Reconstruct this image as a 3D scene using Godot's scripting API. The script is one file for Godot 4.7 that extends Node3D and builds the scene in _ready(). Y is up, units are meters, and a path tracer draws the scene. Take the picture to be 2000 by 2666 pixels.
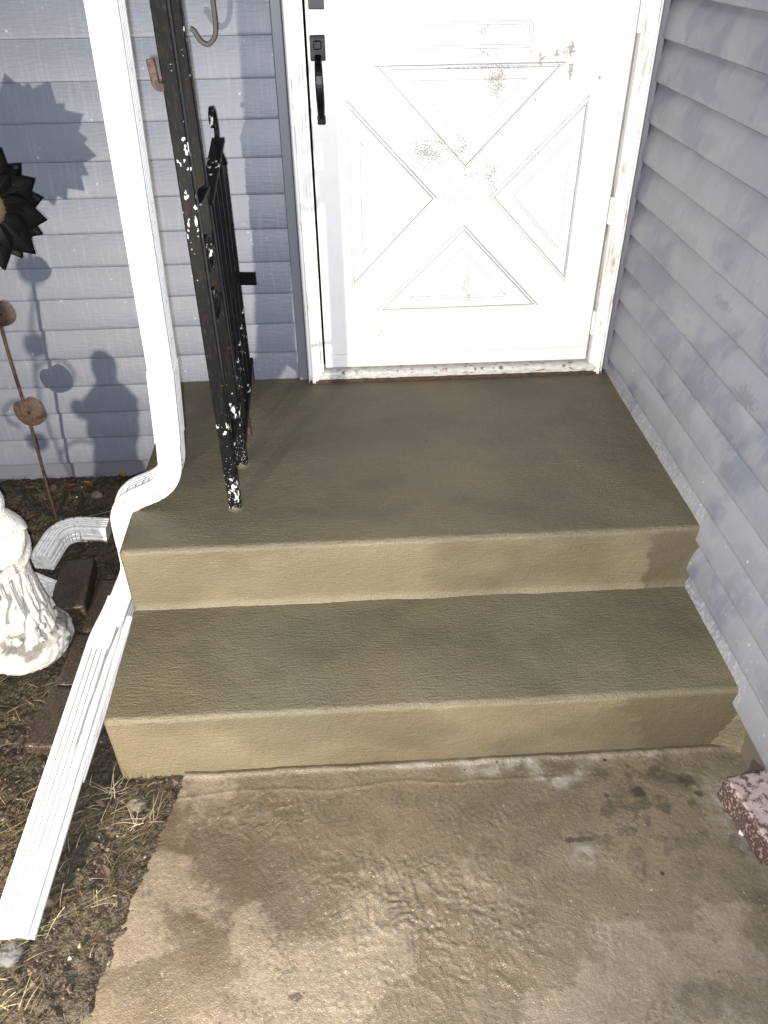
extends Node3D
# Metres. y = 0 is the top of the porch landing, the path lies at y = GROUND, the front door stands in the plane z = 0.
const GROUND := -0.418
const DOOR_W := 0.914
const WALL_Z := -0.034        # mean face of the boards beside the door
const WALL_X := 1.010         # mean face of the boards of the side wall
const STEP_L := -0.53

var rng := RandomNumberGenerator.new()
var used := {}
var M := {}

# ------------------------------------------------------------------ naming
func numbered(called: String) -> String:
	var n: int = used.get(called, 0)
	used[called] = n + 1
	return called if n == 0 else "%s_%03d" % [called, n]

func thing(called: String, label: String, category: String, at := Vector3.ZERO, group := "") -> Node3D:
	var o := Node3D.new()
	o.name = numbered(called)
	add_child(o)
	o.position = at
	o.set_meta("label", label)
	o.set_meta("category", category)
	o.set_meta("kind", "thing")
	if group != "":
		o.set_meta("group", group)
	return o

func part(called: String, mesh: Mesh, mat: Material, parent: Node3D, xf := Transform3D.IDENTITY, label := "") -> MeshInstance3D:
	var o := MeshInstance3D.new()
	o.name = called
	o.mesh = mesh
	o.material_override = mat
	o.transform = xf
	parent.add_child(o, true)
	if label != "":
		o.set_meta("label", label)
	return o

func structure(called: String, mesh: Mesh, mat: Material) -> MeshInstance3D:
	var o := part(numbered(called), mesh, mat, self)
	o.set_meta("kind", "structure")
	return o

# ------------------------------------------------------------------ mesh helpers
func to_mesh(v: PackedVector3Array, n: PackedVector3Array, uv: PackedVector2Array, idx: PackedInt32Array, col := PackedColorArray()) -> ArrayMesh:
	var a := []
	a.resize(Mesh.ARRAY_MAX)
	a[Mesh.ARRAY_VERTEX] = v
	a[Mesh.ARRAY_NORMAL] = n
	a[Mesh.ARRAY_TEX_UV] = uv
	a[Mesh.ARRAY_INDEX] = idx
	if col.size() == v.size() and col.size() > 0:
		a[Mesh.ARRAY_COLOR] = col
	var m := ArrayMesh.new()
	m.add_surface_from_arrays(Mesh.PRIMITIVE_TRIANGLES, a)
	return m

# a smooth grid; p and uv are row-major (nv rows of nu)
func grid(nu: int, nv: int, p: PackedVector3Array, uv: PackedVector2Array, wrap := false, flip := false, col := PackedColorArray()) -> ArrayMesh:
	var n := PackedVector3Array()
	n.resize(p.size())
	for j in nv:
		for i in nu:
			var i0: int = maxi(i - 1, 0)
			var i1: int = mini(i + 1, nu - 1)
			if wrap:
				if i == 0: i0 = nu - 2
				if i == nu - 1: i1 = 1
			var j0: int = maxi(j - 1, 0)
			var j1: int = mini(j + 1, nv - 1)
			var du := p[j * nu + i1] - p[j * nu + i0]
			var dv := p[j1 * nu + i] - p[j0 * nu + i]
			var c := dv.cross(du)
			if flip: c = -c
			n[j * nu + i] = c.normalized() if c.length_squared() > 1e-20 else Vector3.UP
	var idx := PackedInt32Array()
	idx.resize((nu - 1) * (nv - 1) * 6)
	var k := 0
	for j in nv - 1:
		for i in nu - 1:
			var a := j * nu + i
			var q := [a, a + 1, a + nu, a + 1, a + nu + 1, a + nu]
			if flip: q = [a, a + nu, a + 1, a + 1, a + nu, a + nu + 1]
			for w in 6:
				idx[k] = q[w]
				k += 1
	return to_mesh(p, n, uv, idx, col)

# box with chamfered edges
func bevel_box(s: Vector3, b := 0.002) -> ArrayMesh:
	var h := s / 2.0
	b = minf(b, minf(h.x, minf(h.y, h.z)) * 0.9)
	var st := SurfaceTool.new()
	st.begin(Mesh.PRIMITIVE_TRIANGLES)
	st.set_smooth_group(-1)
	var pts := PackedVector3Array()
	for sx in [-1, 1]:
		for sy in [-1, 1]:
			for sz in [-1, 1]:
				var c := Vector3(sx * h.x, sy * h.y, sz * h.z)
				pts.append(c - Vector3(0, sy * b, sz * b))
				pts.append(c - Vector3(sx * b, 0, sz * b))
				pts.append(c - Vector3(sx * b, sy * b, 0))
	var face := func(ids: Array) -> void:
		var c := Vector3.ZERO
		for i in ids: c += pts[i]
		c /= ids.size()
		var nn := (pts[ids[1]] - pts[ids[0]]).cross(pts[ids[2]] - pts[ids[0]])
		if nn.dot(c) > 0.0: ids.reverse()
		nn = c.normalized()
		for t in range(1, ids.size() - 1):
			for i in [ids[0], ids[t], ids[t + 1]]:
				var q: Vector3 = pts[i]
				var an := c.abs() / h
				if an.x >= an.y and an.x >= an.z: st.set_uv(Vector2(q.z, q.y))
				elif an.y >= an.z: st.set_uv(Vector2(q.x, q.z))
				else: st.set_uv(Vector2(q.x, q.y))
				st.add_vertex(q)
	var id := func(x: int, y: int, z: int, k: int) -> int: return ((x * 2 + y) * 2 + z) * 3 + k
	for s2 in 2:
		face.call([id.call(s2, 0, 0, 0), id.call(s2, 1, 0, 0), id.call(s2, 1, 1, 0), id.call(s2, 0, 1, 0)])
		face.call([id.call(0, s2, 0, 1), id.call(1, s2, 0, 1), id.call(1, s2, 1, 1), id.call(0, s2, 1, 1)])
		face.call([id.call(0, 0, s2, 2), id.call(1, 0, s2, 2), id.call(1, 1, s2, 2), id.call(0, 1, s2, 2)])
		for s3 in 2:
			face.call([id.call(s2, s3, 0, 0), id.call(s2, s3, 0, 1), id.call(s2, s3, 1, 1), id.call(s2, s3, 1, 0)])
			face.call([id.call(s2, 0, s3, 0), id.call(s2, 0, s3, 2), id.call(s2, 1, s3, 2), id.call(s2, 1, s3, 0)])
			face.call([id.call(0, s2, s3, 1), id.call(0, s2, s3, 2), id.call(1, s2, s3, 2), id.call(1, s2, s3, 1)])
			for s4 in 2:
				face.call([id.call(s2, s3, s4, 0), id.call(s2, s3, s4, 1), id.call(s2, s3, s4, 2)])
	st.generate_normals()
	return st.commit()

# profile (closed, in the plane across the path) swept along a path; side = where the profile's x points at the start
func sweep(path: PackedVector3Array, prof: PackedVector2Array, side: Vector3, smooth := false, caps := true, scale := PackedFloat32Array()) -> ArrayMesh:
	var st := SurfaceTool.new()
	st.begin(Mesh.PRIMITIVE_TRIANGLES)
	var np := prof.size()
	var rings := []
	var sx := side
	var length := 0.0
	var lens := []
	for i in path.size():
		var t := (path[mini(i + 1, path.size() - 1)] - path[maxi(i - 1, 0)]).normalized()
		sx = (sx - t * sx.dot(t)).normalized()
		var sy := t.cross(sx).normalized()
		if i > 0: length += path[i].distance_to(path[i - 1])
		lens.append(length)
		var f := 1.0 if scale.size() == 0 else scale[i]
		var ring := PackedVector3Array()
		for q in prof: ring.append(path[i] + (sx * q.x + sy * q.y) * f)
		rings.append(ring)
	var per := [0.0]
	for k in np: per.append(per[k] + prof[k].distance_to(prof[(k + 1) % np]))
	st.set_smooth_group(0 if smooth else -1)
	for i in path.size() - 1:
		for k in np:
			var k2 := (k + 1) % np
			var a: Vector3 = rings[i][k]
			var b: Vector3 = rings[i][k2]
			var c: Vector3 = rings[i + 1][k2]
			var d: Vector3 = rings[i + 1][k]
			var ua := Vector2(per[k], lens[i])
			var ub := Vector2(per[k + 1], lens[i])
			var uc := Vector2(per[k + 1], lens[i + 1])
			var ud := Vector2(per[k], lens[i + 1])
			for w in [[a, ua], [c, uc], [b, ub], [a, ua], [d, ud], [c, uc]]:
				st.set_uv(w[1])
				st.add_vertex(w[0])
	if caps:
		st.set_smooth_group(-1)
		for e in 2:
			var ring: PackedVector3Array = rings[0] if e == 0 else rings[path.size() - 1]
			var tri := Geometry2D.triangulate_polygon(prof)
			for t in range(0, tri.size(), 3):
				var o := [tri[t], tri[t + 1], tri[t + 2]]
				var area := (prof[o[1]] - prof[o[0]]).cross(prof[o[2]] - prof[o[0]])
				if (area > 0.0) == (e == 1): o.reverse()
				for i in o:
					st.set_uv(prof[i])
					st.add_vertex(ring[i])
	if smooth: st.index()
	st.generate_normals()
	return st.commit()

func circle(r: float, n := 10) -> PackedVector2Array:
	var c := PackedVector2Array()
	for i in n: c.append(Vector2(cos(TAU * i / n), sin(TAU * i / n)) * r)
	return c

func rect(w: float, h: float, b := 0.0015) -> PackedVector2Array:
	var x := w / 2.0
	var y := h / 2.0
	return PackedVector2Array([Vector2(x - b, -y), Vector2(x, -y + b), Vector2(x, y - b), Vector2(x - b, y), Vector2(-x + b, y), Vector2(-x, y - b), Vector2(-x, -y + b), Vector2(-x + b, -y)])

# outline of a corrugated downspout: w wide (x), h deep (y), grooves pressed into the faces
func spout(w: float, h: float, ribs_wide := 3, ribs_side := 4, g := 0.0022) -> PackedVector2Array:
	var c := PackedVector2Array()
	var x := w / 2.0
	var y := h / 2.0
	var b := 0.006
	var corner := func(cx: float, cy: float, a0: float) -> void:
		for k in 4:
			var a := a0 + PI / 2 * k / 3.0
			c.append(Vector2(cx + cos(a) * b, cy + sin(a) * b))
	var run := func(p: Vector2, q: Vector2, n: int) -> void:
		if n == 0: return
		var d := (q - p)
		var inn := Vector2(-d.y, d.x).normalized() * g
		for k in n:
			var t := (k + 1.0) / (n + 1.0)
			var e := 0.0028 / d.length()
			c.append(p + d * (t - e * 1.6))
			c.append(p + d * (t - e * 0.5) + inn)
			c.append(p + d * (t + e * 0.5) + inn)
			c.append(p + d * (t + e * 1.6))
	corner.call(x - b, -y + b, -PI / 2)
	run.call(Vector2(x, -y + b), Vector2(x, y - b), ribs_side)
	corner.call(x - b, y - b, 0.0)
	run.call(Vector2(x - b, y), Vector2(-x + b, y), ribs_wide)
	corner.call(-x + b, y - b, PI / 2)
	run.call(Vector2(-x, y - b), Vector2(-x, -y + b), ribs_side)
	corner.call(-x + b, -y + b, PI)
	run.call(Vector2(-x + b, -y), Vector2(x - b, -y), ribs_wide)
	return c

func line(a: Vector3, b: Vector3, n := 2) -> PackedVector3Array:
	var p := PackedVector3Array()
	for i in n: p.append(a.lerp(b, float(i) / (n - 1)))
	return p

func curve(pts: Array, step := 0.01) -> PackedVector3Array:
	# Catmull-Rom through the points
	var out := PackedVector3Array()
	for i in pts.size() - 1:
		var p0: Vector3 = pts[maxi(i - 1, 0)]
		var p1: Vector3 = pts[i]
		var p2: Vector3 = pts[i + 1]
		var p3: Vector3 = pts[mini(i + 2, pts.size() - 1)]
		var n := maxi(2, int(p1.distance_to(p2) / step))
		for k in n: out.append(p1.cubic_interpolate(p2, p0, p3, float(k) / n))
	out.append(pts[pts.size() - 1])
	return out

# straight runs joined by round bends
func bent(pts: Array, radius: float, seg := 8) -> PackedVector3Array:
	var out := PackedVector3Array([pts[0]])
	for i in range(1, pts.size() - 1):
		var a: Vector3 = (pts[i - 1] - pts[i])
		var b: Vector3 = (pts[i + 1] - pts[i])
		var r := minf(radius, minf(a.length(), b.length()) * 0.48)
		var p: Vector3 = pts[i] + a.normalized() * r
		var q: Vector3 = pts[i] + b.normalized() * r
		for k in seg + 1:
			var t := float(k) / seg
			out.append(p.lerp(pts[i], t).lerp(Vector3(pts[i]).lerp(q, t), t))
	out.append(pts[pts.size() - 1])
	return out

# ------------------------------------------------------------------ textures and materials
func noise(sd: int, freq: float, oct := 4, type := FastNoiseLite.TYPE_SIMPLEX_SMOOTH) -> FastNoiseLite:
	var n := FastNoiseLite.new()
	n.seed = sd
	n.frequency = freq
	n.noise_type = type
	n.fractal_octaves = oct
	n.fractal_type = FastNoiseLite.FRACTAL_FBM if oct > 1 else FastNoiseLite.FRACTAL_NONE
	return n

func lin(r: float, g: float, b: float) -> Color:
	return Color(r, g, b).linear_to_srgb()

# f(u, v) gives a linear colour, u and v from 0 to 1 (v = 0 is the top row)
func paint(w: int, h: int, f: Callable) -> ImageTexture:
	return finish(picture(w, h, f))

func finish(im: Image) -> ImageTexture:
	im.generate_mipmaps()
	return ImageTexture.create_from_image(im)

func picture(w: int, h: int, f: Callable) -> Image:
	var d := PackedByteArray()
	d.resize(w * h * 3)
	var k := 0
	for j in h:
		var v := (j + 0.5) / h
		for i in w:
			var c: Color = f.call((i + 0.5) / w, v)
			d[k] = int(clampf(pow(maxf(c.r, 0.0), 0.4545), 0, 1) * 255.0)
			d[k + 1] = int(clampf(pow(maxf(c.g, 0.0), 0.4545), 0, 1) * 255.0)
			d[k + 2] = int(clampf(pow(maxf(c.b, 0.0), 0.4545), 0, 1) * 255.0)
			k += 3
	return Image.create_from_data(w, h, false, Image.FORMAT_RGB8, d)

# normal map straight from noise: every layer is [noise seed, features across, features down, weight]
func relief_noise(w: int, h: int, strength: float, layers: Array) -> ImageTexture:
	var sum := PackedFloat32Array()
	sum.resize(w * h)
	sum.fill(0.5)
	for l in layers:
		var nw := mini(w, maxi(8, int(l[1] * 4.0)))
		var nh := mini(h, maxi(8, int(l[2] * 4.0)))
		var n := noise(l[0], 0.25, 2)
		if l[1] * 4.0 > w: n.frequency = float(l[1]) / w
		var im := n.get_image(nw, nh, false, false, false)
		im.convert(Image.FORMAT_L8)
		im.resize(w, h, Image.INTERPOLATE_CUBIC)
		var d := im.get_data()
		var k: float = l[3] / 255.0
		var off: float = l[3] * 0.5
		for i in w * h: sum[i] += d[i] * k - off
	var o := PackedByteArray()
	o.resize(w * h)
	for i in w * h: o[i] = int(clampf(sum[i], 0.0, 1.0) * 255.0)
	var r := Image.create_from_data(w, h, false, Image.FORMAT_L8, o)
	r.convert(Image.FORMAT_RGBA8)
	r.bump_map_to_normal_map(strength)
	r.generate_mipmaps()
	return ImageTexture.create_from_image(r)

func grey(w: int, h: int, f: Callable) -> ImageTexture:
	var d := PackedByteArray()
	d.resize(w * h)
	var k := 0
	for j in h:
		for i in w:
			d[k] = int(clampf(f.call((i + 0.5) / w, (j + 0.5) / h), 0, 1) * 255.0)
			k += 1
	return ImageTexture.create_from_image(Image.create_from_data(w, h, false, Image.FORMAT_L8, d))

# round specks of c strewn over a texture: where(r) gives a random (u, v)
func specks(im: Image, count: int, c: Color, big: float, where: Callable) -> void:
	var k := c.linear_to_srgb()
	for n in count:
		var q: Vector2 = where.call()
		var cx := q.x * im.get_width()
		var cy := q.y * im.get_height()
		var r := 0.45 + big * pow(rng.randf(), 3.0)
		for y in range(int(cy - r - 1), int(cy + r + 2)):
			for x in range(int(cx - r - 1), int(cx + r + 2)):
				if x < 0 or y < 0 or x >= im.get_width() or y >= im.get_height(): continue
				var a := clampf(r + 0.5 - Vector2(x + 0.5 - cx, y + 0.5 - cy).length(), 0.0, 1.0)
				if a > 0.0: im.set_pixel(x, y, im.get_pixel(x, y).lerp(k, a * 0.9))

func mat(c: Color, rough := 0.6, metal := 0.0) -> StandardMaterial3D:
	var m := StandardMaterial3D.new()
	m.albedo_color = c
	m.roughness = rough
	m.metallic = metal
	return m

func blob(x: float, y: float, cx: float, cy: float, rx: float, ry: float) -> float:
	var q := Vector2((x - cx) / rx, (y - cy) / ry).length_squared()
	return exp(-q)

func sstep(a: float, b: float, x: float) -> float:
	return smoothstep(a, b, x)

# ------------------------------------------------------------------ scene
func _ready() -> void:
	rng.seed = 20417
	_camera_and_light()
	_materials()
	_ground()
	_steps()
	_walls()
	_door()
	_downspout()
	_railing()
	_garden()
	_small_things()

func _camera_and_light() -> void:
	var cam := Camera3D.new()
	cam.name = "camera"
	cam.rotation_order = EULER_ORDER_YXZ
	cam.position = Vector3(0.0752, 1.2911, 2.5082)
	cam.rotation = Vector3(-0.6411, -0.049, -0.0116)
	cam.fov = 65.54
	cam.near = 0.02
	cam.far = 300.0
	add_child(cam)
	cam.current = true
	# night sky
	var sky_mat := ProceduralSkyMaterial.new()
	sky_mat.sky_top_color = Color(0.20, 0.25, 0.40)
	sky_mat.sky_horizon_color = Color(0.30, 0.33, 0.42)
	sky_mat.ground_bottom_color = Color(0.10, 0.09, 0.08)
	sky_mat.ground_horizon_color = Color(0.20, 0.20, 0.22)
	sky_mat.sun_angle_max = 0.0
	var sky := Sky.new()
	sky.sky_material = sky_mat
	var env := Environment.new()
	env.background_mode = Environment.BG_SKY
	env.sky = sky
	env.background_energy_multiplier = 0.35
	env.tonemap_mode = Environment.TONE_MAPPER_LINEAR
	env.tonemap_exposure = 1.0
	env.sdfgi_enabled = true
	env.ssao_enabled = true
	env.ssil_enabled = true
	var we := WorldEnvironment.new()
	we.name = "night_sky"
	we.environment = env
	add_child(we)
	# the flash of the phone that took the picture, just left of its lens
	var flash := OmniLight3D.new()
	flash.name = "phone_flash"
	flash.position = Vector3(0.050, 1.272, 2.52)
	flash.light_color = Color(0.98, 0.985, 1.0)
	flash.light_energy = 8.2
	flash.light_size = 0.012
	flash.omni_range = 30.0
	flash.omni_attenuation = 2.0
	flash.shadow_enabled = true
	add_child(flash)

func _materials() -> void:
	var tiny := noise(3, 1.0, 1)
	# --- boards, one texture per wall, laid out in metres
	var b1 := noise(11, 2.6, 4)
	var b2 := noise(12, 9.0, 3)
	var b3 := noise(13, 1.0, 3)
	var spots := noise(14, 150.0, 1)
	var siding := func(x: float, y: float, right: bool) -> Color:
		var c := Color(0.124, 0.137, 0.176)
		var f := 1.0 + 0.10 * b1.get_noise_2d(x, y * 2.0) + 0.06 * b2.get_noise_2d(x * 6.0, y * 40.0)
		c = Color(c.r * f, c.g * f, c.b * f)
		# faint pale run-off streaks
		var st := b2.get_noise_2d(x * 9.0, y * 0.5 + 40.0)
		c = c.lerp(Color(0.19, 0.20, 0.235), 0.35 * sstep(0.15, 0.5, st))
		return c
	var smear := noise(16, 5.0, 4)
	var patch := noise(17, 7.0, 3)
	var left_w := StandardMaterial3D.new()
	var left_im := picture(520, 600, func(u: float, v: float) -> Color: return siding.call(-1.4 + u * 1.5, 1.35 - v * 1.75, false))
	left_w.normal_enabled = true
	left_w.normal_texture = relief_noise(700, 900, 1.6, [[15, 20, 420, 0.5], [16, 60, 160, 0.25]])
	left_w.normal_scale = 0.28
	left_w.roughness = 0.5
	specks(left_im, 170, Color(0.42, 0.42, 0.41), 0.7, func() -> Vector2: return Vector2(rng.randf(), rng.randf()))
	left_w.albedo_texture = finish(left_im)
	M.siding_left = left_w
	var right_w := StandardMaterial3D.new()
	var right_im := picture(620, 600, func(u: float, v: float) -> Color:
		var z := -0.1 + u * 1.8
		var y := 1.35 - v * 1.75
		var c: Color = siding.call(z + 7.0, y, true)
		# broad smears of dried cement film wiped over the boards, in two passes, with a few small damp splashes
		var sm := smear.get_noise_2d(z * 0.55 - y * 0.2 + 2.0, y * 0.6) + 0.05 * patch.get_noise_2d(z * 3.0, y * 6.0)
		var sm2 := smear.get_noise_2d(z * 0.9 + 31.0, y * 1.1)
		c = c.lerp(Color(0.250, 0.256, 0.266), 0.36 * sstep(-0.28, 0.02, sm))
		c = c.lerp(Color(0.285, 0.288, 0.292), 0.16 * sstep(0.02, 0.14, sm2))
		for q in [[0.92, 0.27, 0.030, 0.020], [0.94, 0.405, 0.045, 0.018], [0.71, 0.537, 0.040, 0.010]]:
			if absf(z - q[0]) > 0.15 or absf(y - q[1]) > 0.08: continue
			var r := Vector2((z - q[0]) / q[2], (y - q[1]) / q[3]).length() + 1.1 * patch.get_noise_2d(z * 8.0, y * 8.0)
			c = c.lerp(Color(0.100, 0.108, 0.135), 0.6 * sstep(1.1, 0.95, r))
		# dry cement smeared along the foot of the wall
		var edge := 0.020 + 0.05 * smear.get_noise_2d(z * 7.0, 5.0)
		var floor_y := 0.0 if z < 0.9 else -0.205
		var film := sstep(floor_y + edge + 0.02, floor_y + edge - 0.01, y + 0.03 * patch.get_noise_2d(z * 9.0, y * 9.0)) * sstep(-0.25, 0.25, spots.get_noise_2d(z * 0.5 + 9.0, y * 0.5))
		if z < 1.30: c = c.lerp(Color(0.30, 0.295, 0.285), 0.6 * film)
		return c)
	right_w.normal_enabled = true
	right_w.normal_texture = relief_noise(700, 900, 1.2, [[17, 24, 400, 0.45], [18, 70, 160, 0.25]])
	right_w.normal_scale = 0.25
	right_w.roughness = 0.5
	specks(right_im, 60, Color(0.42, 0.42, 0.41), 0.6, func() -> Vector2: return Vector2(rng.randf(), rng.randf()))
	specks(right_im, 190, Color(0.42, 0.42, 0.40), 0.8, func() -> Vector2: return Vector2(rng.randf(), 0.97 - 0.40 * pow(rng.randf(), 1.8)))
	right_w.albedo_texture = finish(right_im)
	M.siding_right = right_w
	M.trim_grey = mat(lin(0.115, 0.12, 0.145), 0.5)
	# --- fresh concrete of the steps: broomed along x
	var c1 := noise(21, 1.3, 4)
	var c2 := noise(22, 1.0, 3)
	var c3 := noise(23, 130.0, 2)
	var conc := StandardMaterial3D.new()
	conc.albedo_texture = paint(800, 950, func(u: float, v: float) -> Color:
		var x := u * 1.6 - 0.6
		var l := v * 1.9
		var f := 1.0 + 0.22 * c1.get_noise_2d(x * 1.4, l * 2.0) + 0.10 * c2.get_noise_2d(x * 9.0, l * 140.0) + 0.16 * c3.get_noise_2d(x, l)
		var hue := c1.get_noise_2d(x * 1.2 + 20.0, l * 1.2)
		var c := Color(0.097 * f * (1.0 + 0.08 * hue), 0.081 * f, 0.048 * f * (1.0 - 0.10 * hue))
		var wob := 0.05 * c1.get_noise_2d(x * 3.0 + 7.0, l * 9.0) + 0.02 * c2.get_noise_2d(x * 16.0, l * 16.0)
		var darker := 0.0
		if l > 0.965 and l < 1.19: darker = sstep(-0.012, 0.012, x + wob - 0.868)
		elif l > 1.62:
			var t := (l - 1.63) / 0.23
			darker = sstep(-0.010, 0.010, x + wob - (0.70 + 0.09 * sin(clampf(1.15 - t, 0.0, 1.0) * PI) ))
		if l > 0.965 and l < 1.19 or l > 1.62:
			# risers: dried paler in cloudy patches, darker at the wall end
			var dry := sstep(-0.25, 0.20, c1.get_noise_2d(x * 0.9 + 3.0, l * 1.5) + 0.12) * (1.0 - darker)
			c = c.lerp(Color(0.140 * f, 0.117 * f, 0.069 * f), 0.85 * dry)
			c = c.lerp(Color(0.068 * f, 0.054 * f, 0.030 * f), 0.7 * darker)
		else:
			var stain := sstep(0.05, 0.30, c1.get_noise_2d(x * 2.2 + 40.0, l * 3.0))
			c = c.lerp(Color(0.076 * f, 0.062 * f, 0.036 * f), 0.5 * stain)
		# drips of laitance along the noses and pin-holes
		var hole := c2.get_noise_2d(x * 120.0, l * 120.0)
		if hole > 0.66: c = c.lerp(Color(0.03, 0.026, 0.018), 0.6)
		if Vector2(x - 0.311, l - 0.488).length() < 0.0035: c = Color(0.01, 0.009, 0.008)
		return c)
	conc.normal_enabled = true
	conc.normal_texture = relief_noise(1024, 1024, 3.0, [[24, 34, 400, 0.26], [25, 480, 500, 0.5], [26, 170, 200, 0.25]])
	conc.normal_scale = 0.8
	conc.roughness = 0.62
	M.concrete = conc
	# --- old path slab with stains
	var s1 := noise(31, 2.2, 5)
	var s2 := noise(32, 14.0, 4)
	var s3 := noise(33, 90.0, 2)
	var s4 := noise(34, 5.0, 4)
	var slab := StandardMaterial3D.new()
	var marks := [[0.868, 1.374, 0.022, 0.017], [0.888, 1.413, 0.010, 0.009], [0.84, 1.36, 0.07, 0.05], [0.662, 1.406, 0.008, 0.005], [0.568, 1.514, 0.035, 0.007], [-0.075, 1.811, 0.014, 0.009], [0.74, 1.40, 0.02, 0.015]]
	var slab_im := picture(900, 690, func(u: float, v: float) -> Color:
		var x := -0.6 + u * 1.7
		var z := 1.2 + v * 1.3
		var f := 1.0 + 0.28 * s1.get_noise_2d(x, z) + 0.20 * s2.get_noise_2d(x, z) + 0.20 * s3.get_noise_2d(x, z)
		var c := Color(0.103 * f, 0.080 * f, 0.050 * f)
		# reddish-brown earth washed over the left half, paler patches spreading toward the camera
		var wx := x + 0.10 * s4.get_noise_2d(x * 0.5, z * 0.5)
		var wz := z + 0.10 * s4.get_noise_2d(x * 0.5 + 9.0, z * 0.5)
		var red := 0.0
		if x < 0.6: red = blob(wx, wz, -0.27, 1.60, 0.20, 0.13) + 0.85 * blob(wx, wz, -0.36, 1.40, 0.14, 0.16) + 0.35 * blob(wx, wz, 0.35, 1.42, 0.14, 0.05)
		red *= 0.75 + 0.9 * s2.get_noise_2d(x, z)
		c = c.lerp(Color(0.052, 0.032, 0.020), clampf(red * 1.0, 0.0, 0.7))
		var pale := sstep(0.02, 0.20, s1.get_noise_2d(x * 0.8 + 5.0, z * 1.1) + 0.12 * s2.get_noise_2d(x * 2.0, z * 2.0) + (z - 1.70) * 0.9)
		c = c.lerp(Color(0.168 * f, 0.134 * f, 0.095 * f), 0.75 * pale)
		# dark moss and grit in patches at the right
		var mo := 0.0 if x < 0.3 else blob(wx, wz, 0.80, 1.46, 0.26, 0.16) * sstep(0.0, 0.35, s2.get_noise_2d(x * 0.9 + 3.0, z * 0.9))
		c = c.lerp(Color(0.040, 0.035, 0.020), clampf(mo, 0.0, 0.7))
		var mo2 := sstep(0.22, 0.42, s4.get_noise_2d(x * 1.1 + 30.0, z * 1.4)) * sstep(-0.1, 0.3, s3.get_noise_2d(x * 0.7, z * 0.7))
		c = c.lerp(Color(0.05, 0.041, 0.025), 0.45 * mo2)
		# dried white cement specks and film
		var wf := blob(wx, wz, 0.585, 1.553, 0.03, 0.035) + blob(wx, wz, 0.93, 1.47, 0.05, 0.10) + blob(wx, wz, 0.45, 1.31, 0.25, 0.018)
		c = c.lerp(Color(0.21, 0.195, 0.165), clampf(wf * (0.6 + 1.2 * s2.get_noise_2d(x * 1.5 + 8.0, z * 1.5)), 0.0, 0.7))
		for m in marks:
			if absf(x - m[0]) > m[2] * 1.9 or absf(z - m[1]) > m[3] * 1.9: continue
			var e := 0.5 * s2.get_noise_2d(x * 3.0 + 1.0, z * 3.0)
			var q := Vector2((x - m[0]) / m[2], (z - m[1]) / m[3]).length() + e * 1.2
			c = c.lerp(Color(0.020, 0.015, 0.010), (0.7 if m[2] < 0.05 else 0.3) * sstep(1.15, 0.8, q))
		return c)
	var anywhere := func() -> Vector2: return Vector2(rng.randf(), rng.randf())
	specks(slab_im, 700, Color(0.045, 0.035, 0.022), 0.8, anywhere)
	specks(slab_im, 420, Color(0.34, 0.30, 0.24), 0.5, anywhere)  # pale grit, brightened as painted sparkle of the wet path
	specks(slab_im, 26, Color(0.020, 0.015, 0.010), 2.4, anywhere)
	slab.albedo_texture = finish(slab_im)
	slab.normal_enabled = true
	slab.normal_texture = relief_noise(1100, 850, 3.0, [[35, 440, 340, 0.6], [36, 170, 130, 0.22], [37, 45, 34, 0.1]])
	slab.normal_scale = 0.55
	slab.roughness_texture = grey(325, 250, func(u: float, v: float) -> float: return 0.50 + 0.30 * s4.get_noise_2d(u * 3.4, v * 2.6))
	slab.roughness = 1.0
	M.slab = slab
	# --- painted door: chalky white with rubbed-in grime
	var d1 := noise(41, 170.0, 2)
	var d2 := noise(42, 9.0, 3)
	var scuffs := [[0.34, 0.735, 0.07, 0.06, 1.0], [0.45, 0.745, 0.05, 0.05, 0.7], [0.53, 0.925, 0.035, 0.055, 1.1], [0.50, 0.955, 0.13, 0.008, 0.7], [0.53, 0.67, 0.03, 0.06, 0.8], [0.72, 0.995, 0.02, 0.05, 0.6],
		[0.16, 1.02, 0.05, 0.09, 0.45], [0.36, 1.035, 0.05, 0.02, 0.7], [0.48, 1.04, 0.035, 0.025, 0.7], [0.50, 0.99, 0.06, 0.02, 0.7], [0.43, 0.60, 0.09, 0.04, 0.5], [0.46, 0.66, 0.12, 0.04, 0.5],
		[0.48, 0.33, 0.03, 0.09, 0.6], [0.34, 0.29, 0.06, 0.03, 0.4], [0.32, 0.62, 0.04, 0.05, 0.4], [0.26, 0.45, 0.05, 0.07, 0.35], [0.66, 0.70, 0.04, 0.12, 0.3], [0.30, 1.09, 0.14, 0.02, 0.45], [0.62, 0.99, 0.02, 0.02, 0.6], [0.20, 0.17, 0.02, 0.025, 0.7]]
	var door := StandardMaterial3D.new()
	# where hands and feet have rubbed grime in, as a coarse map
	var sw := 120
	var sh := 172
	var smap := PackedFloat32Array()
	for j in sh:
		for i in sw:
			var x := (i + 0.5) / sw * 0.92
			var y := 1.35 - (j + 0.5) / sh * 1.32
			var g := 0.0
			for q in scuffs: g = maxf(g, q[4] * blob(x, y, q[0], q[1], q[2], q[3]))
			smap.append(g)
	# thin grey lines along the edges of the mouldings: [from, to, strength]
	var edge_lines := []
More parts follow.
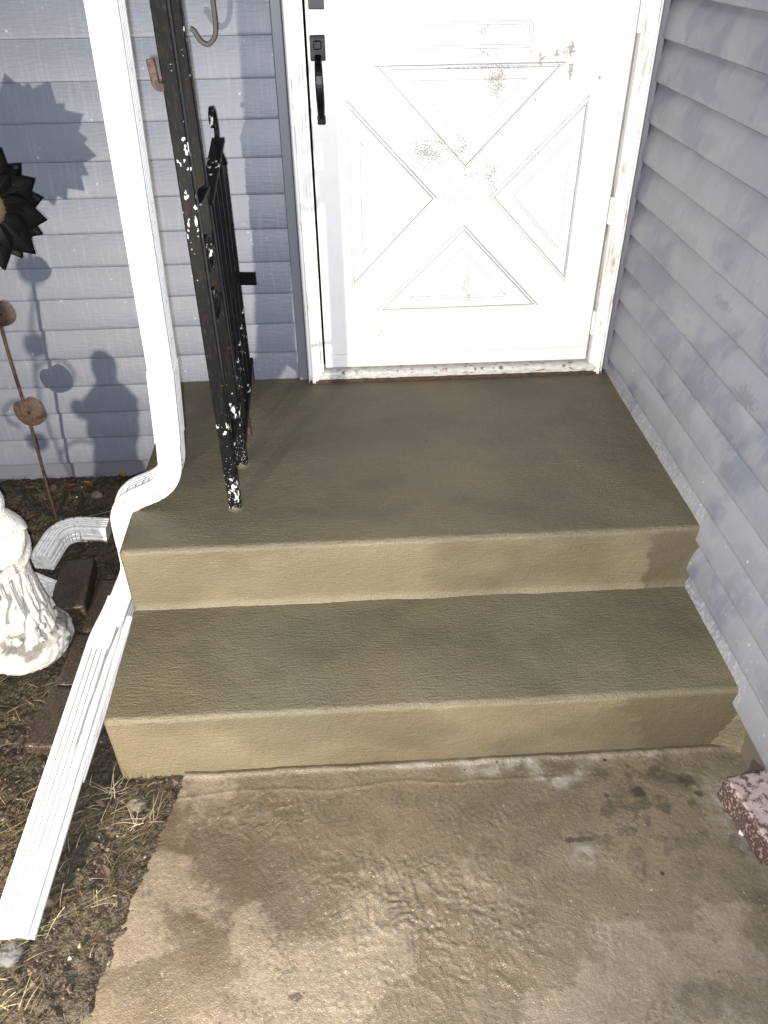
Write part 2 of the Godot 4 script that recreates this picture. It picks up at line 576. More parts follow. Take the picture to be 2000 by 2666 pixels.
	for tri in [[Vector2(0.186, 0.962), Vector2(0.719, 0.963), Vector2(0.452, 0.689)], [Vector2(0.104, 0.878), Vector2(0.106, 0.337), Vector2(0.367, 0.607)], [Vector2(0.800, 0.876), Vector2(0.798, 0.337), Vector2(0.536, 0.607)], [Vector2(0.458, 0.520), Vector2(0.185, 0.251), Vector2(0.716, 0.255)]]:
		var mid: Vector2 = (tri[0] + tri[1] + tri[2]) / 3.0
		for k in 3:
			for g in [[1.016, 1.0], [0.955, 0.7], [0.60, 0.9]]: edge_lines.append([mid + (tri[k] - mid) * g[0], mid + (tri[(k + 1) % 3] - mid) * g[0], g[1]])
	var boxes := [Vector2(0.303, 1.061), Vector2(0.609, 1.061), Vector2(0.618, 1.050), Vector2(0.618, 1.016), Vector2(0.609, 1.005), Vector2(0.303, 1.005), Vector2(0.294, 1.016), Vector2(0.294, 1.050)]
	for k in 8:
		var mid := Vector2(0.456, 1.033)
		for grow in [Vector2(1.03, 1.16), Vector2(0.97, 0.84)]: edge_lines.append([mid + (boxes[k] - mid) * grow, mid + (boxes[(k + 1) % 8] - mid) * grow, 1.0])
	edge_lines.append([Vector2(0.09, 1.105), Vector2(0.83, 1.105), 0.5])
	edge_lines.append([Vector2(0.0, 0.097), Vector2(0.914, 0.097), 0.4])
	var di := picture(840, 1200, func(u: float, v: float) -> Color:
		var x := u * 0.92
		var y := 1.35 - v * 1.32
		var f := 1.0 + 0.03 * d2.get_noise_2d(x, y)
		var c := Color(0.67 * f, 0.668 * f, 0.665 * f)
		var g := smap[int(v * sh) * sw + int(u * sw)]
		if g > 0.04:
			var n := d1.get_noise_2d(x * 0.8, y * 1.1)
			g = sstep(0.22, 0.70, g * 0.6 + n * 0.6 + 0.25 * d2.get_noise_2d(x * 3.0, y * 3.0)) * sstep(0.04, 0.35, g)
			c = c.lerp(Color(0.20, 0.197, 0.195), 0.85 * g)
		if x > 0.6 and y > 0.84:
			# chipped-off paint: brown drips above the upper panel
			for q in [[0.735, 0.995, 0.011, 0.015], [0.74, 0.945, 0.007, 0.022], [0.695, 0.985, 0.007, 0.014], [0.652, 0.978, 0.008, 0.013], [0.645, 0.87, 0.005, 0.005], [0.825, 0.925, 0.004, 0.005]]:
				var r := Vector2((x - q[0]) / q[2], (y - q[1]) / q[3]).length() + 1.3 * d2.get_noise_2d(x * 9.0, y * 9.0)
				c = c.lerp(Color(0.22, 0.19, 0.155), 0.8 * sstep(1.1, 0.6, r))
		return c)
	for q in edge_lines:
		var a: Vector2 = q[0]
		var b: Vector2 = q[1]
		var n := int(a.distance_to(b) / 0.0006)
		for k in n:
			var p := a.lerp(b, float(k) / n)
			var st: float = q[2] * clampf(1.0 + 0.7 * d2.get_noise_2d(p.x * 1.3 + 9.0, p.y * 1.3) + 0.5 * d1.get_noise_2d(p.x, p.y), 0.0, 1.0)
			var px := int(p.x / 0.92 * 840)
			var py := int((1.35 - p.y) / 1.32 * 1200)
			for w in [[0, 0, 1.0], [1, 0, 0.7], [0, 1, 0.7], [-1, 0, 0.3], [0, -1, 0.3]]:
				var qx: int = clampi(px + w[0], 0, 839)
				var qy: int = clampi(py + w[1], 0, 1199)
				di.set_pixel(qx, qy, di.get_pixel(qx, qy).lerp(Color(0.45, 0.44, 0.435), 0.42 * st * w[2]))
	door.albedo_texture = finish(di)
	door.roughness = 0.42
	door.normal_enabled = true
	door.normal_texture = relief_noise(512, 640, 1.0, [[45, 200, 260, 0.4]])
	door.normal_scale = 0.25
	M.door = door
	# --- casing paint, flaking to bare pinkish wood in patches
	var k1 := noise(43, 18.0, 4)
	var flaking := func(amount: float) -> StandardMaterial3D:
		var m := StandardMaterial3D.new()
		m.albedo_texture = paint(64, 640, func(u: float, v: float) -> Color:
			var c := Color(0.70, 0.69, 0.67)
			var n := k1.get_noise_2d(u * 0.30, v * 0.45) + 0.40 * k1.get_noise_2d(u * 1.2, v * 2.4) + 0.25 * (v - 0.5)
			if n > amount: c = Color(0.50, 0.43, 0.36).lerp(Color(0.36, 0.29, 0.22), sstep(amount + 0.1, amount + 0.3, n))
			elif n > amount - 0.03: c = Color(0.66, 0.63, 0.58)
			return c)
		m.uv1_scale = Vector3(7.0, 0.465, 1.0)
		m.roughness = 0.55
		return m
	M.casing = flaking.call(0.62)
	M.casing_worn = flaking.call(0.38)
	M.white_paint = mat(lin(0.70, 0.695, 0.68), 0.45)
	var w1 := noise(44, 30.0, 3)
	var sill := StandardMaterial3D.new()
	sill.albedo_texture = paint(512, 128, func(u: float, v: float) -> Color:
		var n := w1.get_noise_2d(u * 1.1, v * 0.5)
		var c := Color(0.40, 0.40, 0.39).lerp(Color(0.50, 0.495, 0.485), sstep(-0.4, 0.4, n))
		return c.lerp(Color(0.14, 0.085, 0.05), sstep(0.40, 0.5, w1.get_noise_2d(u * 0.8 + 4.0, v * 0.4))))
	sill.uv1_scale = Vector3(1.0, 8.0, 1.0)
	sill.roughness = 0.6
	M.sill = sill
	M.black_metal = mat(lin(0.003, 0.003, 0.0035), 0.36)
	M.black_metal.metallic_specular = 0.3
	# --- painted iron with white paint spatter and rust; v runs up the bar in metres
	var i1 := noise(51, 75.0, 3)
	var i2 := noise(52, 14.0, 3)
	var i3 := noise(53, 240.0, 2)
	var iron := func(spatter: bool, chips: Array) -> StandardMaterial3D:
		var m := StandardMaterial3D.new()
		m.albedo_texture = paint(64, 900, func(u: float, v: float) -> Color:
			var y := v * 1.4 - 0.05
			var x := u * 0.128
			var c := Color(0.0035, 0.004, 0.0045)
			var sc := i1.get_noise_2d(x * 2.0, y * 0.35)
			c = c.lerp(Color(0.022, 0.022, 0.023), 0.6 * sstep(0.25, 0.65, sc))
			c = c.lerp(Color(0.014, 0.008, 0.005), 0.6 * sstep(0.34, 0.5, i2.get_noise_2d(x * 3.0, y)))
			var w := 0.0
			for q in chips: w = maxf(w, q[1] * exp(-pow((y - q[0]) / q[2], 2.0)))
			if w > 0.02 and i1.get_noise_2d(x * 0.8 + 3.0, y * 0.45) > 0.74 - w: c = Color(0.5, 0.5, 0.49)
			if spatter:
				var dense := sstep(0.30, 0.02, y)
				if i3.get_noise_2d(x, y * 0.7) > 0.80 - 0.34 * dense: c = Color(0.42, 0.41, 0.39)
				if y < 0.015: c = c.lerp(Color(0.15, 0.125, 0.075), 0.8)
			elif i3.get_noise_2d(x, y * 0.7) > 0.84: c = Color(0.42, 0.41, 0.39)
			return c)
		m.uv1_scale = Vector3(7.8, 1.0 / 1.4, 1.0)
		m.uv1_offset = Vector3(0, 0.05 / 1.4, 0)
		m.roughness = 0.34
		m.metallic_specular = 0.15
		return m
	M.iron_front = iron.call(true, [[0.93, 0.38, 0.05], [0.80, 0.40, 0.08], [0.27, 0.45, 0.03], [0.08, 0.55, 0.06]])
	M.iron_rear = iron.call(true, [[0.20, 0.5, 0.05], [1.1, 0.3, 0.06]])
	M.iron = iron.call(false, [[0.16, 0.45, 0.05]])
	var rust_n := noise(54, 60.0, 4)
	var rusty := StandardMaterial3D.new()
	rusty.albedo_texture = paint(256, 256, func(u: float, v: float) -> Color:
		var n := rust_n.get_noise_2d(u * 0.3, v * 0.3)
		return Color(0.036, 0.016, 0.009).lerp(Color(0.075, 0.034, 0.015), sstep(-0.1, 0.4, n)).lerp(Color(0.012, 0.009, 0.008), sstep(0.12, 0.3, rust_n.get_noise_2d(u * 0.14 + 3.0, v * 0.14))))
	rusty.uv1_triplanar = true
	rusty.uv1_scale = Vector3(4, 4, 4)
	rusty.roughness = 0.75
	M.rust = rusty
	var petal := mat(lin(0.003, 0.003, 0.003), 0.5)
	petal.metallic_specular = 0.25
	M.petal = petal
	# --- white enamelled downspout with streaks of grime; its groove lines are painted shade
	var p1 := noise(61, 1.0, 3)
	var pipe := StandardMaterial3D.new()
	pipe.albedo_texture = paint(200, 640, func(u: float, v: float) -> Color:
		var c := Color(0.70, 0.70, 0.70)
		var n := p1.get_noise_2d(u * 60.0, v * 9.0)
		c = c.lerp(Color(0.40, 0.395, 0.39), 0.7 * sstep(0.28, 0.5, n))
		if p1.get_noise_2d(u * 70.0 + 50.0, v * 110.0) > 0.62: c = Color(0.14, 0.13, 0.12)
		return c)
	pipe.uv1_scale = Vector3(3.4, 0.8, 1.0)
	pipe.roughness = 0.4
	M.pipe = pipe
	M.groove_shade = mat(lin(0.17, 0.165, 0.16), 0.8)  # painted shade for the grooves and the open seam
	M.pipe_dirty = pipe.duplicate()
	M.pipe_dirty.albedo_texture = paint(256, 512, func(u: float, v: float) -> Color:
		var n := p1.get_noise_2d(u * 12.0 + 5.0, v * 10.0)
		var c := Color(0.72, 0.71, 0.69).lerp(Color(0.56, 0.54, 0.51), sstep(0.0, 0.5, n))
		if p1.get_noise_2d(u * 40.0, v * 60.0) > 0.60: c = Color(0.05, 0.04, 0.03)
		return c.lerp(Color(0.05, 0.036, 0.02), sstep(0.55, 0.68, v * 0.9 + 0.25 * p1.get_noise_2d(u * 20.0, v * 16.0)) * sstep(-0.15, 0.1, sin((u - 0.2) * TAU * 1.0))))
	M.pipe_dirty.uv1_scale = Vector3(3.6, 3.4, 1.0)
	# --- plaster of the statue
	var g1 := noise(71, 22.0, 4)
	var plaster := StandardMaterial3D.new()
	plaster.albedo_texture = paint(300, 300, func(u: float, v: float) -> Color:
		var n := g1.get_noise_2d(u * 0.5, v * 0.5)
		var c := Color(0.40, 0.39, 0.37).lerp(Color(0.33, 0.32, 0.30), sstep(0.0, 0.5, n))
		var soil := g1.get_noise_2d(u * 0.3 + 4.0, v * 0.5) - 3.0 * absf(v - 0.86)
		return c.lerp(Color(0.050, 0.038, 0.030), 0.7 * sstep(-0.05, 0.15, soil)))
	plaster.roughness = 0.75
	M.plaster = plaster
	# --- earth
	var e1 := noise(81, 40.0, 4)
	var earth := StandardMaterial3D.new()
	earth.vertex_color_use_as_albedo = true
	earth.albedo_texture = paint(300, 300, func(u: float, v: float) -> Color:
		var f := 0.62 + 0.55 * e1.get_noise_2d(u, v) + 0.25 * e1.get_noise_2d(u * 4.0, v * 4.0)
		return Color(f, f, f))
	earth.normal_enabled = true
	earth.normal_texture = relief_noise(512, 512, 5.0, [[82, 60, 60, 0.6], [83, 180, 180, 0.4]])
	earth.roughness = 0.7
	M.earth = earth
	var clod := StandardMaterial3D.new()
	clod.vertex_color_use_as_albedo = true
	clod.roughness = 0.65
	M.clod = clod
	var straw := StandardMaterial3D.new()
	straw.vertex_color_use_as_albedo = true
	straw.roughness = 0.6
	M.straw = straw
	# --- bricks
	var q1 := noise(91, 26.0, 4)
	var brick := StandardMaterial3D.new()
	brick.albedo_texture = paint(256, 256, func(u: float, v: float) -> Color:
		var n := q1.get_noise_2d(u * 0.8, v * 0.8)
		return Color(0.022, 0.014, 0.009).lerp(Color(0.042, 0.027, 0.017), sstep(-0.3, 0.4, n)).lerp(Color(0.13, 0.10, 0.075), sstep(0.32, 0.5, q1.get_noise_2d(u * 2.0 + 2.0, v * 2.0))))
	brick.uv1_scale = Vector3(4, 4, 4)
	brick.normal_enabled = true
	brick.normal_texture = relief_noise(256, 256, 3.0, [[92, 20, 20, 0.5], [93, 60, 60, 0.3]])
	brick.roughness = 0.38
	M.brick = brick
	var limed := StandardMaterial3D.new()
	limed.albedo_texture = paint(256, 256, func(u: float, v: float) -> Color:
		var n := q1.get_noise_2d(u * 0.25 + 7.0, v * 0.25) + 0.35 * q1.get_noise_2d(u * 1.4, v * 1.4)
		var c := Color(0.040, 0.020, 0.015).lerp(Color(0.07, 0.036, 0.027), sstep(-0.3, 0.3, q1.get_noise_2d(u * 3.0, v * 3.0)))
		return c.lerp(Color(0.34, 0.27, 0.25), 0.85 * sstep(-0.45, 0.15, n)))
	limed.uv1_scale = Vector3(5, 5, 5)
	limed.roughness = 0.7
	M.limed = limed
	var bside := StandardMaterial3D.new()
	bside.albedo_texture = paint(256, 256, func(u: float, v: float) -> Color:
		var c := Color(0.040, 0.021, 0.015).lerp(Color(0.085, 0.046, 0.034), sstep(-0.3, 0.35, q1.get_noise_2d(u * 1.5, v * 1.5)))
		return c.lerp(Color(0.30, 0.24, 0.22), 0.8 * sstep(0.18, 0.32, q1.get_noise_2d(u * 0.6 + 3.0, v * 0.6) + 0.3 * q1.get_noise_2d(u * 3.0, v * 3.0))))
	bside.uv1_scale = Vector3(5, 5, 5)
	bside.normal_enabled = true
	bside.normal_texture = brick.normal_texture
	bside.roughness = 0.8
	M.brick_side = bside
	M.hook = mat(lin(0.030, 0.024, 0.018), 0.6)
	M.cable = mat(lin(0.010, 0.018, 0.022), 0.4)
	M.found = mat(lin(0.09, 0.075, 0.055), 0.8)

# ------------------------------------------------------------------ ground
func slab_left(z: float) -> float:
	return lerpf(-0.384, -0.505, clampf((z - 1.29) / 0.55, 0.0, 1.0)) - 0.03 * maxf(z - 1.84, 0.0)

func _ground() -> void:
	var big := PlaneMesh.new()
	big.size = Vector2(160, 160)
	var g := structure("ground", big, mat(lin(0.035, 0.027, 0.017), 0.9))
	g.position = Vector3(0, -0.56, 0)
	# path slab: cement slurry has run over it and set in scalloped wrinkles
	var wob := noise(101, 3.0, 3)
	var rid := noise(102, 30.0, 4)
	var warp := noise(103, 7.0, 2)
	var fine := noise(104, 70.0, 2)
	var nu := 400
	var zs := PackedFloat32Array()
	var z := 1.24
	while z < 2.02:
		zs.append(z)
		z += 0.0036
	while z < 7.0:
		zs.append(z)
		z += 0.12
	var p := PackedVector3Array()
	var uv := PackedVector2Array()
	for zz in zs:
		var zf: float = zz
		for i in nu:
			var t := float(i) / (nu - 1)
			var ragged := 0.012 * wob.get_noise_2d(zf * 4.0, 3.0) + 0.006 * rid.get_noise_2d(zf * 4.0, 9.0)
			var x := lerpf(slab_left(zf) + ragged, 1.05, t)
			var h := 0.004 * wob.get_noise_2d(x, zf) + 0.0009 * fine.get_noise_2d(x, zf)
			var wx := x + 0.05 * warp.get_noise_2d(x, zf)
			var wz := zf + 0.05 * warp.get_noise_2d(x + 9.0, zf)
			var band := blob(x, zf, -0.16, 1.42, 0.13, 0.10) + blob(x, zf, 0.08, 1.60, 0.17, 0.10) + blob(x, zf, 0.30, 1.68, 0.16, 0.12) + 0.8 * blob(x, zf, 0.34, 1.44, 0.10, 0.05) + 0.5 * blob(x, zf, 0.1, 1.80, 0.3, 0.12)
			var r1 := rid.get_noise_2d(wx, wz)
			h += clampf(band, 0.0, 1.0) * (0.0013 * sstep(-0.02, 0.04, r1) + 0.0014 * sstep(0.0, 0.06, rid.get_noise_2d(wx * 2.3 + 5.0, wz * 2.3)) * sstep(-0.2, 0.2, r1))
			# thin raised line of slurry along the foot of the steps
			h += 0.006 * exp(-pow((zf - 1.287 + 0.004 * wob.get_noise_2d(x * 3.0, 1.0)) / 0.008, 2.0))
			h += 0.0018 * exp(-pow((zf - 1.345 - 0.02 * wob.get_noise_2d(x * 0.8, 7.0)) / 0.004, 2.0)) * sstep(0.75, 0.5, x)
			if t < 0.012: h -= 0.05 * pow(1.0 - t / 0.012, 2.0)
			p.append(Vector3(x, GROUND + h, zf))
			uv.append(Vector2((x + 0.6) / 1.7, (zf - 1.2) / 1.3))
	structure("path", grid(nu, zs.size(), p, uv), M.slab)
	# bed of earth left of the steps
	var n1 := noise(111, 2.2, 4)
	var n2 := noise(112, 16.0, 4)
	var n3 := noise(113, 60.0, 3)
	var hue := noise(114, 5.0, 3)
	var ex := 250
	var ez := 380
	var p2 := PackedVector3Array()
	var uv2 := PackedVector2Array()
	var col := PackedColorArray()
	for j in ez:
		var zf := lerpf(-0.06, 2.35, float(j) / (ez - 1))
		for i in ex:
			var t := float(i) / (ex - 1)
			var x := lerpf(-2.2, -0.34, pow(t, 0.62))
			var y := soil_y(x, zf) + 0.010 * n2.get_noise_2d(x, zf) + 0.006 * n3.get_noise_2d(x, zf)
			p2.append(Vector3(x, y, zf))
			uv2.append(Vector2(x, zf) * 2.2)
			var h := hue.get_noise_2d(x, zf)
			var c := Color(0.038, 0.027, 0.014).lerp(Color(0.064, 0.045, 0.024), sstep(-0.1, 0.4, h))
			c = c.lerp(Color(0.038, 0.036, 0.016), 0.6 * sstep(0.1, 0.4, hue.get_noise_2d(x * 1.7 + 8.0, zf * 1.7)))
			c = c.lerp(Color(0.15, 0.115, 0.072), 0.8 * sstep(2.02, 2.20, zf + 0.2 * h + 0.3 * (x + 0.6)) )
			col.append(c)
	var soil := structure("soil", grid(ex, ez, p2, uv2, false, false, col), M.earth)
	soil.set_meta("label", "dark bed of earth and litter beside the concrete steps")

func soil_y(x: float, z: float) -> float:
	var y := -0.424 + 0.018 * sin(x * 3.1 + 1.0) * sin(z * 2.3)
	y += 0.030 * exp(-z * z / 0.02)                       # banked against the house
	var d := slab_left(z) - x
	if z > 1.28: y = lerpf(-0.452, y, sstep(-0.055, -0.02, d))
	else: y = lerpf(-0.47, y, sstep(0.15, -0.02, x - STEP_L)) if x > STEP_L - 0.02 else y
	if x > STEP_L and z > 1.25 and z < 1.42: y = maxf(y, -0.437)
	return y

# ------------------------------------------------------------------ steps
# a block of concrete: the profile (z, y) runs from the back over the rounded nose and down the riser
func step_block(prof: PackedVector2Array, x0: float, x1: float, nx: int, sd: int, uv_shift: float) -> ArrayMesh:
	var wave := noise(sd, 2.2, 3)
	var grit := noise(sd + 1, 45.0, 3)
	var nv := prof.size()
	var nrm := PackedVector2Array()
	var len := PackedFloat32Array()
	var acc := 0.0
	for k in nv:
		var a := prof[maxi(k - 1, 0)]
		var b := prof[mini(k + 1, nv - 1)]
		var d := (b - a).normalized()
		nrm.append(Vector2(-d.y, d.x))
		if k > 0: acc += prof[k].distance_to(prof[k - 1])
		len.append(acc)
	var p := PackedVector3Array()
	var uv := PackedVector2Array()
	var r := 0.014
	for k in nv:
		for i in nx:
			var t := float(i) / (nx - 1)
			var x := lerpf(x0, x1, t)
			var inset := 0.0
			if i < 9:                                     # rounded left arris, then the side face
				var a := PI / 2 * maxf(float(i) - 1.0, 0.0) / 7.0
				x = x0 + r * (1.0 - sin(a))*1.0
				x = x0 + r * (1.0 - cos(a))
				inset = r * (1.0 - sin(a))
				if i == 0:
					x = x0 + 0.002
					inset = 0.5
			else:
				x = lerpf(x0 + r, x1, float(i - 8) / (nx - 9))
			var q := prof[k]
			var d := 0.0030 * wave.get_noise_2d(x * 1.4, len[k] * 2.0 + sd) + 0.0009 * grit.get_noise_2d(x, len[k])
			q += nrm[k] * (d - (inset if inset < 0.4 else r))
			if i == 0: q = Vector2(lerpf(prof[0].x, q.x, 0.02), minf(q.y, -0.1 + prof[0].y))
			p.append(Vector3(x, q.y, q.x))
			uv.append(Vector2((x + 0.6) / 1.6, (len[k] + uv_shift) / 1.9))
	return grid(nx, nv, p, uv)

func step_profile(z0: float, z1: float, top: float, bottom: float, lip: float) -> PackedVector2Array:
	var p := PackedVector2Array()
	var r := 0.016
	var n := int((z1 - z0) / 0.012)
	for i in n: p.append(Vector2(lerpf(z0, z1 - r, float(i) / n), top + lip * pow(float(i) / n, 3.0)))
	for i in 9:
		var a := PI / 2 * i / 8.0
		p.append(Vector2(z1 - r + r * sin(a), top + lip - r + r * cos(a)))
	var m := int((top - bottom) / 0.012)
	for i in range(1, m + 1):
		var t := float(i) / m
		p.append(Vector2(z1 - 0.006 * t + 0.010 * pow(maxf(t - 0.9, 0.0) * 10.0, 2.0), lerpf(top + lip - r, bottom, t)))
	return p

# the left flank of the steps
func flank(pts: PackedVector2Array, x: float) -> ArrayMesh:
	var st := SurfaceTool.new()
	st.begin(Mesh.PRIMITIVE_TRIANGLES)
	var tri := Geometry2D.triangulate_polygon(pts)
	for i in tri:
		st.set_normal(Vector3.LEFT)
		st.set_uv(pts[i] * 0.6)
		st.add_vertex(Vector3(x, pts[i].y, pts[i].x))
	return st.commit()

func _steps() -> void:
	var t := thing("concrete_steps", "freshly resurfaced olive-brown concrete porch steps with two risers below the white door", "steps")
	var a := step_profile(-0.06, 0.905, 0.0, -0.207, 0.0)
	var b := step_profile(0.86, 1.280, -0.205, -0.45, 0.0)
	var landing := part("landing", step_block(a, STEP_L, 1.02, 260, 201, 0.0), M.concrete, t)
	part("side", flank(PackedVector2Array([Vector2(-0.05, -0.55), Vector2(-0.05, -0.014), Vector2(0.888, -0.014), Vector2(0.884, -0.55)]), STEP_L + 0.0015), M.concrete, landing)
	var low := part("lower_step", step_block(b, STEP_L, 1.05, 260, 205, 1.20), M.concrete, t)
	part("side", flank(PackedVector2Array([Vector2(0.87, -0.55), Vector2(0.87, -0.22), Vector2(1.263, -0.22), Vector2(1.259, -0.55)]), STEP_L + 0.0012), M.concrete, low)
	# rough lump of mortar where the lower step dies into the side wall
	var nn := noise(211, 22.0, 4)
	var p := PackedVector3Array()
	var uv := PackedVector2Array()
	for j in 40:
		for i in 30:
			var u := float(i) / 29
			var v := float(j) / 39
			var x := lerpf(0.93, 1.05, u)
			var y := lerpf(-0.214, -0.43, v)
			var bulge := 0.034 * pow(u, 1.6) * (0.15 + 0.85 * sstep(0.0, 0.55, v)) - 0.010 + 0.018 * pow(v, 4.0) * u
			p.append(Vector3(x, y, 1.274 + bulge + 0.004 * nn.get_noise_2d(x * 1.4, y * 1.4) * u))
			uv.append(Vector2((x + 0.05) / 1.6, (1.20 + 0.43 - 0.2 - y) / 1.9))
	part("mortar_patch", grid(30, 40, p, uv), M.concrete, t)
	# collars of cement round the feet of the iron post
	for z in [0.741, 0.527]:
		var c := PackedVector3Array()
		var cu := PackedVector2Array()
		for j in 6:
			for i in 25:
				var an := TAU * i / 24.0
				var rr := 0.012 + 0.026 * pow(j / 5.0, 1.5)
				c.append(Vector3(-0.245 + cos(an) * rr * 0.9, 0.014 * pow(1.0 - j / 5.0, 2.0) - 0.001, z - 0.014 + sin(an) * rr))
				cu.append(Vector2(0.3, 0.3) + Vector2(cos(an), sin(an)) * rr * 0.7)
		part("cement_collar", grid(25, 6, c, cu, true, true), M.concrete, t)

# ------------------------------------------------------------------ walls
# one lapped board; along gives its direction (x for the door wall, z for the side wall)
func board(a: float, b: float, y: float, e: float, side_wall: bool, sd: int) -> ArrayMesh:
	var wv := noise(sd, 1.1, 2)
	var prof := [Vector2(0.000, -0.004), Vector2(0.0125, -0.004), Vector2(0.0148, -0.001), Vector2(0.0150, 0.006), Vector2(0.0132, e * 0.33), Vector2(0.0082, e * 0.66), Vector2(0.0015, e * 0.96), Vector2(-0.0005, e * 1.06)]
	if side_wall:           # a deeper lap with a hollowed upper third
		prof = [Vector2(-0.004, -0.005), Vector2(0.024, -0.008), Vector2(0.0272, -0.004), Vector2(0.0275, 0.004), Vector2(0.0245, e * 0.30), Vector2(0.0200, e * 0.50), Vector2(0.0135, e * 0.66), Vector2(0.0050, e * 0.80), Vector2(-0.0035, e * 0.92), Vector2(-0.004, e * 1.06)]
	var nu := 24
	var p := PackedVector3Array()
	var uv := PackedVector2Array()
	for q in prof:
		for i in nu:
			var s := lerpf(a, b, float(i) / (nu - 1))
			var out: float = q.x + 0.0016 * wv.get_noise_2d(s * 2.0, q.y * 3.0) * (1.0 if q.x > 0.001 else 0.0)
			var yy: float = y + q.y + 0.0012 * wv.get_noise_2d(s * 1.5, 20.0)
			if side_wall:
				p.append(Vector3(WALL_X - out, yy, s))
				uv.append(Vector2((s + 0.1) / 1.8, (1.35 - yy) / 1.75))
			else:
				p.append(Vector3(s, yy, WALL_Z - 0.006 + out))
				uv.append(Vector2((s + 1.4) / 1.5, (1.35 - yy) / 1.75))
	return grid(nu, prof.size(), p, uv, false, true)

func _walls() -> void:
	var w := thing("clapboard_wall", "blue-grey clapboard house wall between the flowerbed and the white door", "wall")
	part("backing", bevel_box(Vector3(2.9, 3.2, 0.08)), M.trim_grey, w, Transform3D(Basis.IDENTITY, Vector3(-1.53, 1.15, WALL_Z - 0.054)))
	part("backing", bevel_box(Vector3(1.08, 0.5, 0.08)), M.trim_grey, w, Transform3D(Basis.IDENTITY, Vector3(0.455, 2.44, WALL_Z - 0.054)))
	var e := 0.1043
	for i in 29:
		var y := -0.3143 + e * i
		part("board", board(-2.95, -0.092, y, e, false, 300 + i), M.siding_left, w)
	part("corner_trim", bevel_box(Vector3(0.031, 3.1, 0.03), 0.003), M.trim_grey, w, Transform3D(Basis.IDENTITY, Vector3(-0.0765, 1.21, WALL_Z + 0.006)))
	part("foundation", bevel_box(Vector3(2.9, 0.35, 0.06), 0.004), M.found, w, Transform3D(Basis.IDENTITY, Vector3(-1.53, -0.494, WALL_Z - 0.046)))
	var s := thing("clapboard_wall", "blue-grey clapboard side wall running out from the door hinges along the steps", "wall")
	part("backing", bevel_box(Vector3(0.08, 3.3, 2.9)), M.trim_grey, s, Transform3D(Basis.IDENTITY, Vector3(WALL_X + 0.046, 1.41, 1.40)))
	for i in 28:
		var y := -0.252 + 0.1065 * i
		part("board", board(-0.03, 2.8, y, 0.1065, true, 350 + i), M.siding_right, s)
	part("corner_trim", bevel_box(Vector3(0.022, 3.0, 0.020), 0.002), M.trim_grey, s, Transform3D(Basis.IDENTITY, Vector3(0.981, 1.51, -0.004)))
	part("foundation", bevel_box(Vector3(0.06, 0.4, 2.9), 0.004), M.found, s, Transform3D(Basis.IDENTITY, Vector3(WALL_X + 0.056, -0.452, 1.40)))

# ------------------------------------------------------------------ door
# a triangular raised moulding on the door; corners given as (x, y)
func triangle_moulding(c: Array) -> ArrayMesh:
	var a: Vector2 = c[0]
	var b: Vector2 = c[1]
	var d: Vector2 = c[2]
	var la := b.distance_to(d)
	var lb := a.distance_to(d)
	var lc := a.distance_to(b)
	var per := la + lb + lc
	var inc := (a * la + b * lb + d * lc) / per
	var area := absf((b - a).cross(d - a)) / 2.0
	var rad := 2.0 * area / per
	var steps := [[0.0, 0.0], [0.0006, 0.0070], [0.005, 0.0085], [0.0058, 0.0030], [0.0080, 0.0030], [0.0090, 0.0120], [0.030, 0.0095], [0.043, 0.0065], [0.0436, 0.0002]]
	var st := SurfaceTool.new()
	st.begin(Mesh.PRIMITIVE_TRIANGLES)
	st.set_smooth_group(-1)
	for k in steps.size() - 1:
		for i in 3:
			var quad := []
			for q in [[i, k], [(i + 1) % 3, k], [(i + 1) % 3, k + 1], [i, k + 1]]:
				var f: float = (rad - steps[q[1]][0]) / rad
				var pt: Vector2 = inc + (Vector2(c[q[0]]) - inc) * f
				quad.append(Vector3(pt.x, pt.y, steps[q[1]][1]))
			var n := Vector3(quad[1] - quad[0]).cross(quad[2] - quad[0])
			if n.z > 0.0: quad.reverse()
			for w in [0, 1, 2, 0, 2, 3]:
				var v: Vector3 = quad[w]
				st.set_uv(Vector2(v.x / 0.92, (1.35 - v.y) / 1.32))
				st.add_vertex(v)
	st.generate_normals()
	return st.commit()

func door_sheet(x0: float, x1: float, y0: float, y1: float, z: float, depth: float) -> ArrayMesh:
	var m := bevel_box(Vector3(x1 - x0, y1 - y0, depth), 0.003)
	var mdt := MeshDataTool.new()
	mdt.create_from_surface(m, 0)
	var off := Vector3((x0 + x1) / 2, (y0 + y1) / 2, z - depth / 2)
	for i in mdt.get_vertex_count():
		var v := mdt.get_vertex(i) + off
		mdt.set_vertex(i, v)
		mdt.set_vertex_uv(i, Vector2(v.x / 0.92, (1.35 - v.y) / 1.32))
	var out := ArrayMesh.new()
	mdt.commit_to_surface(out)
	return out

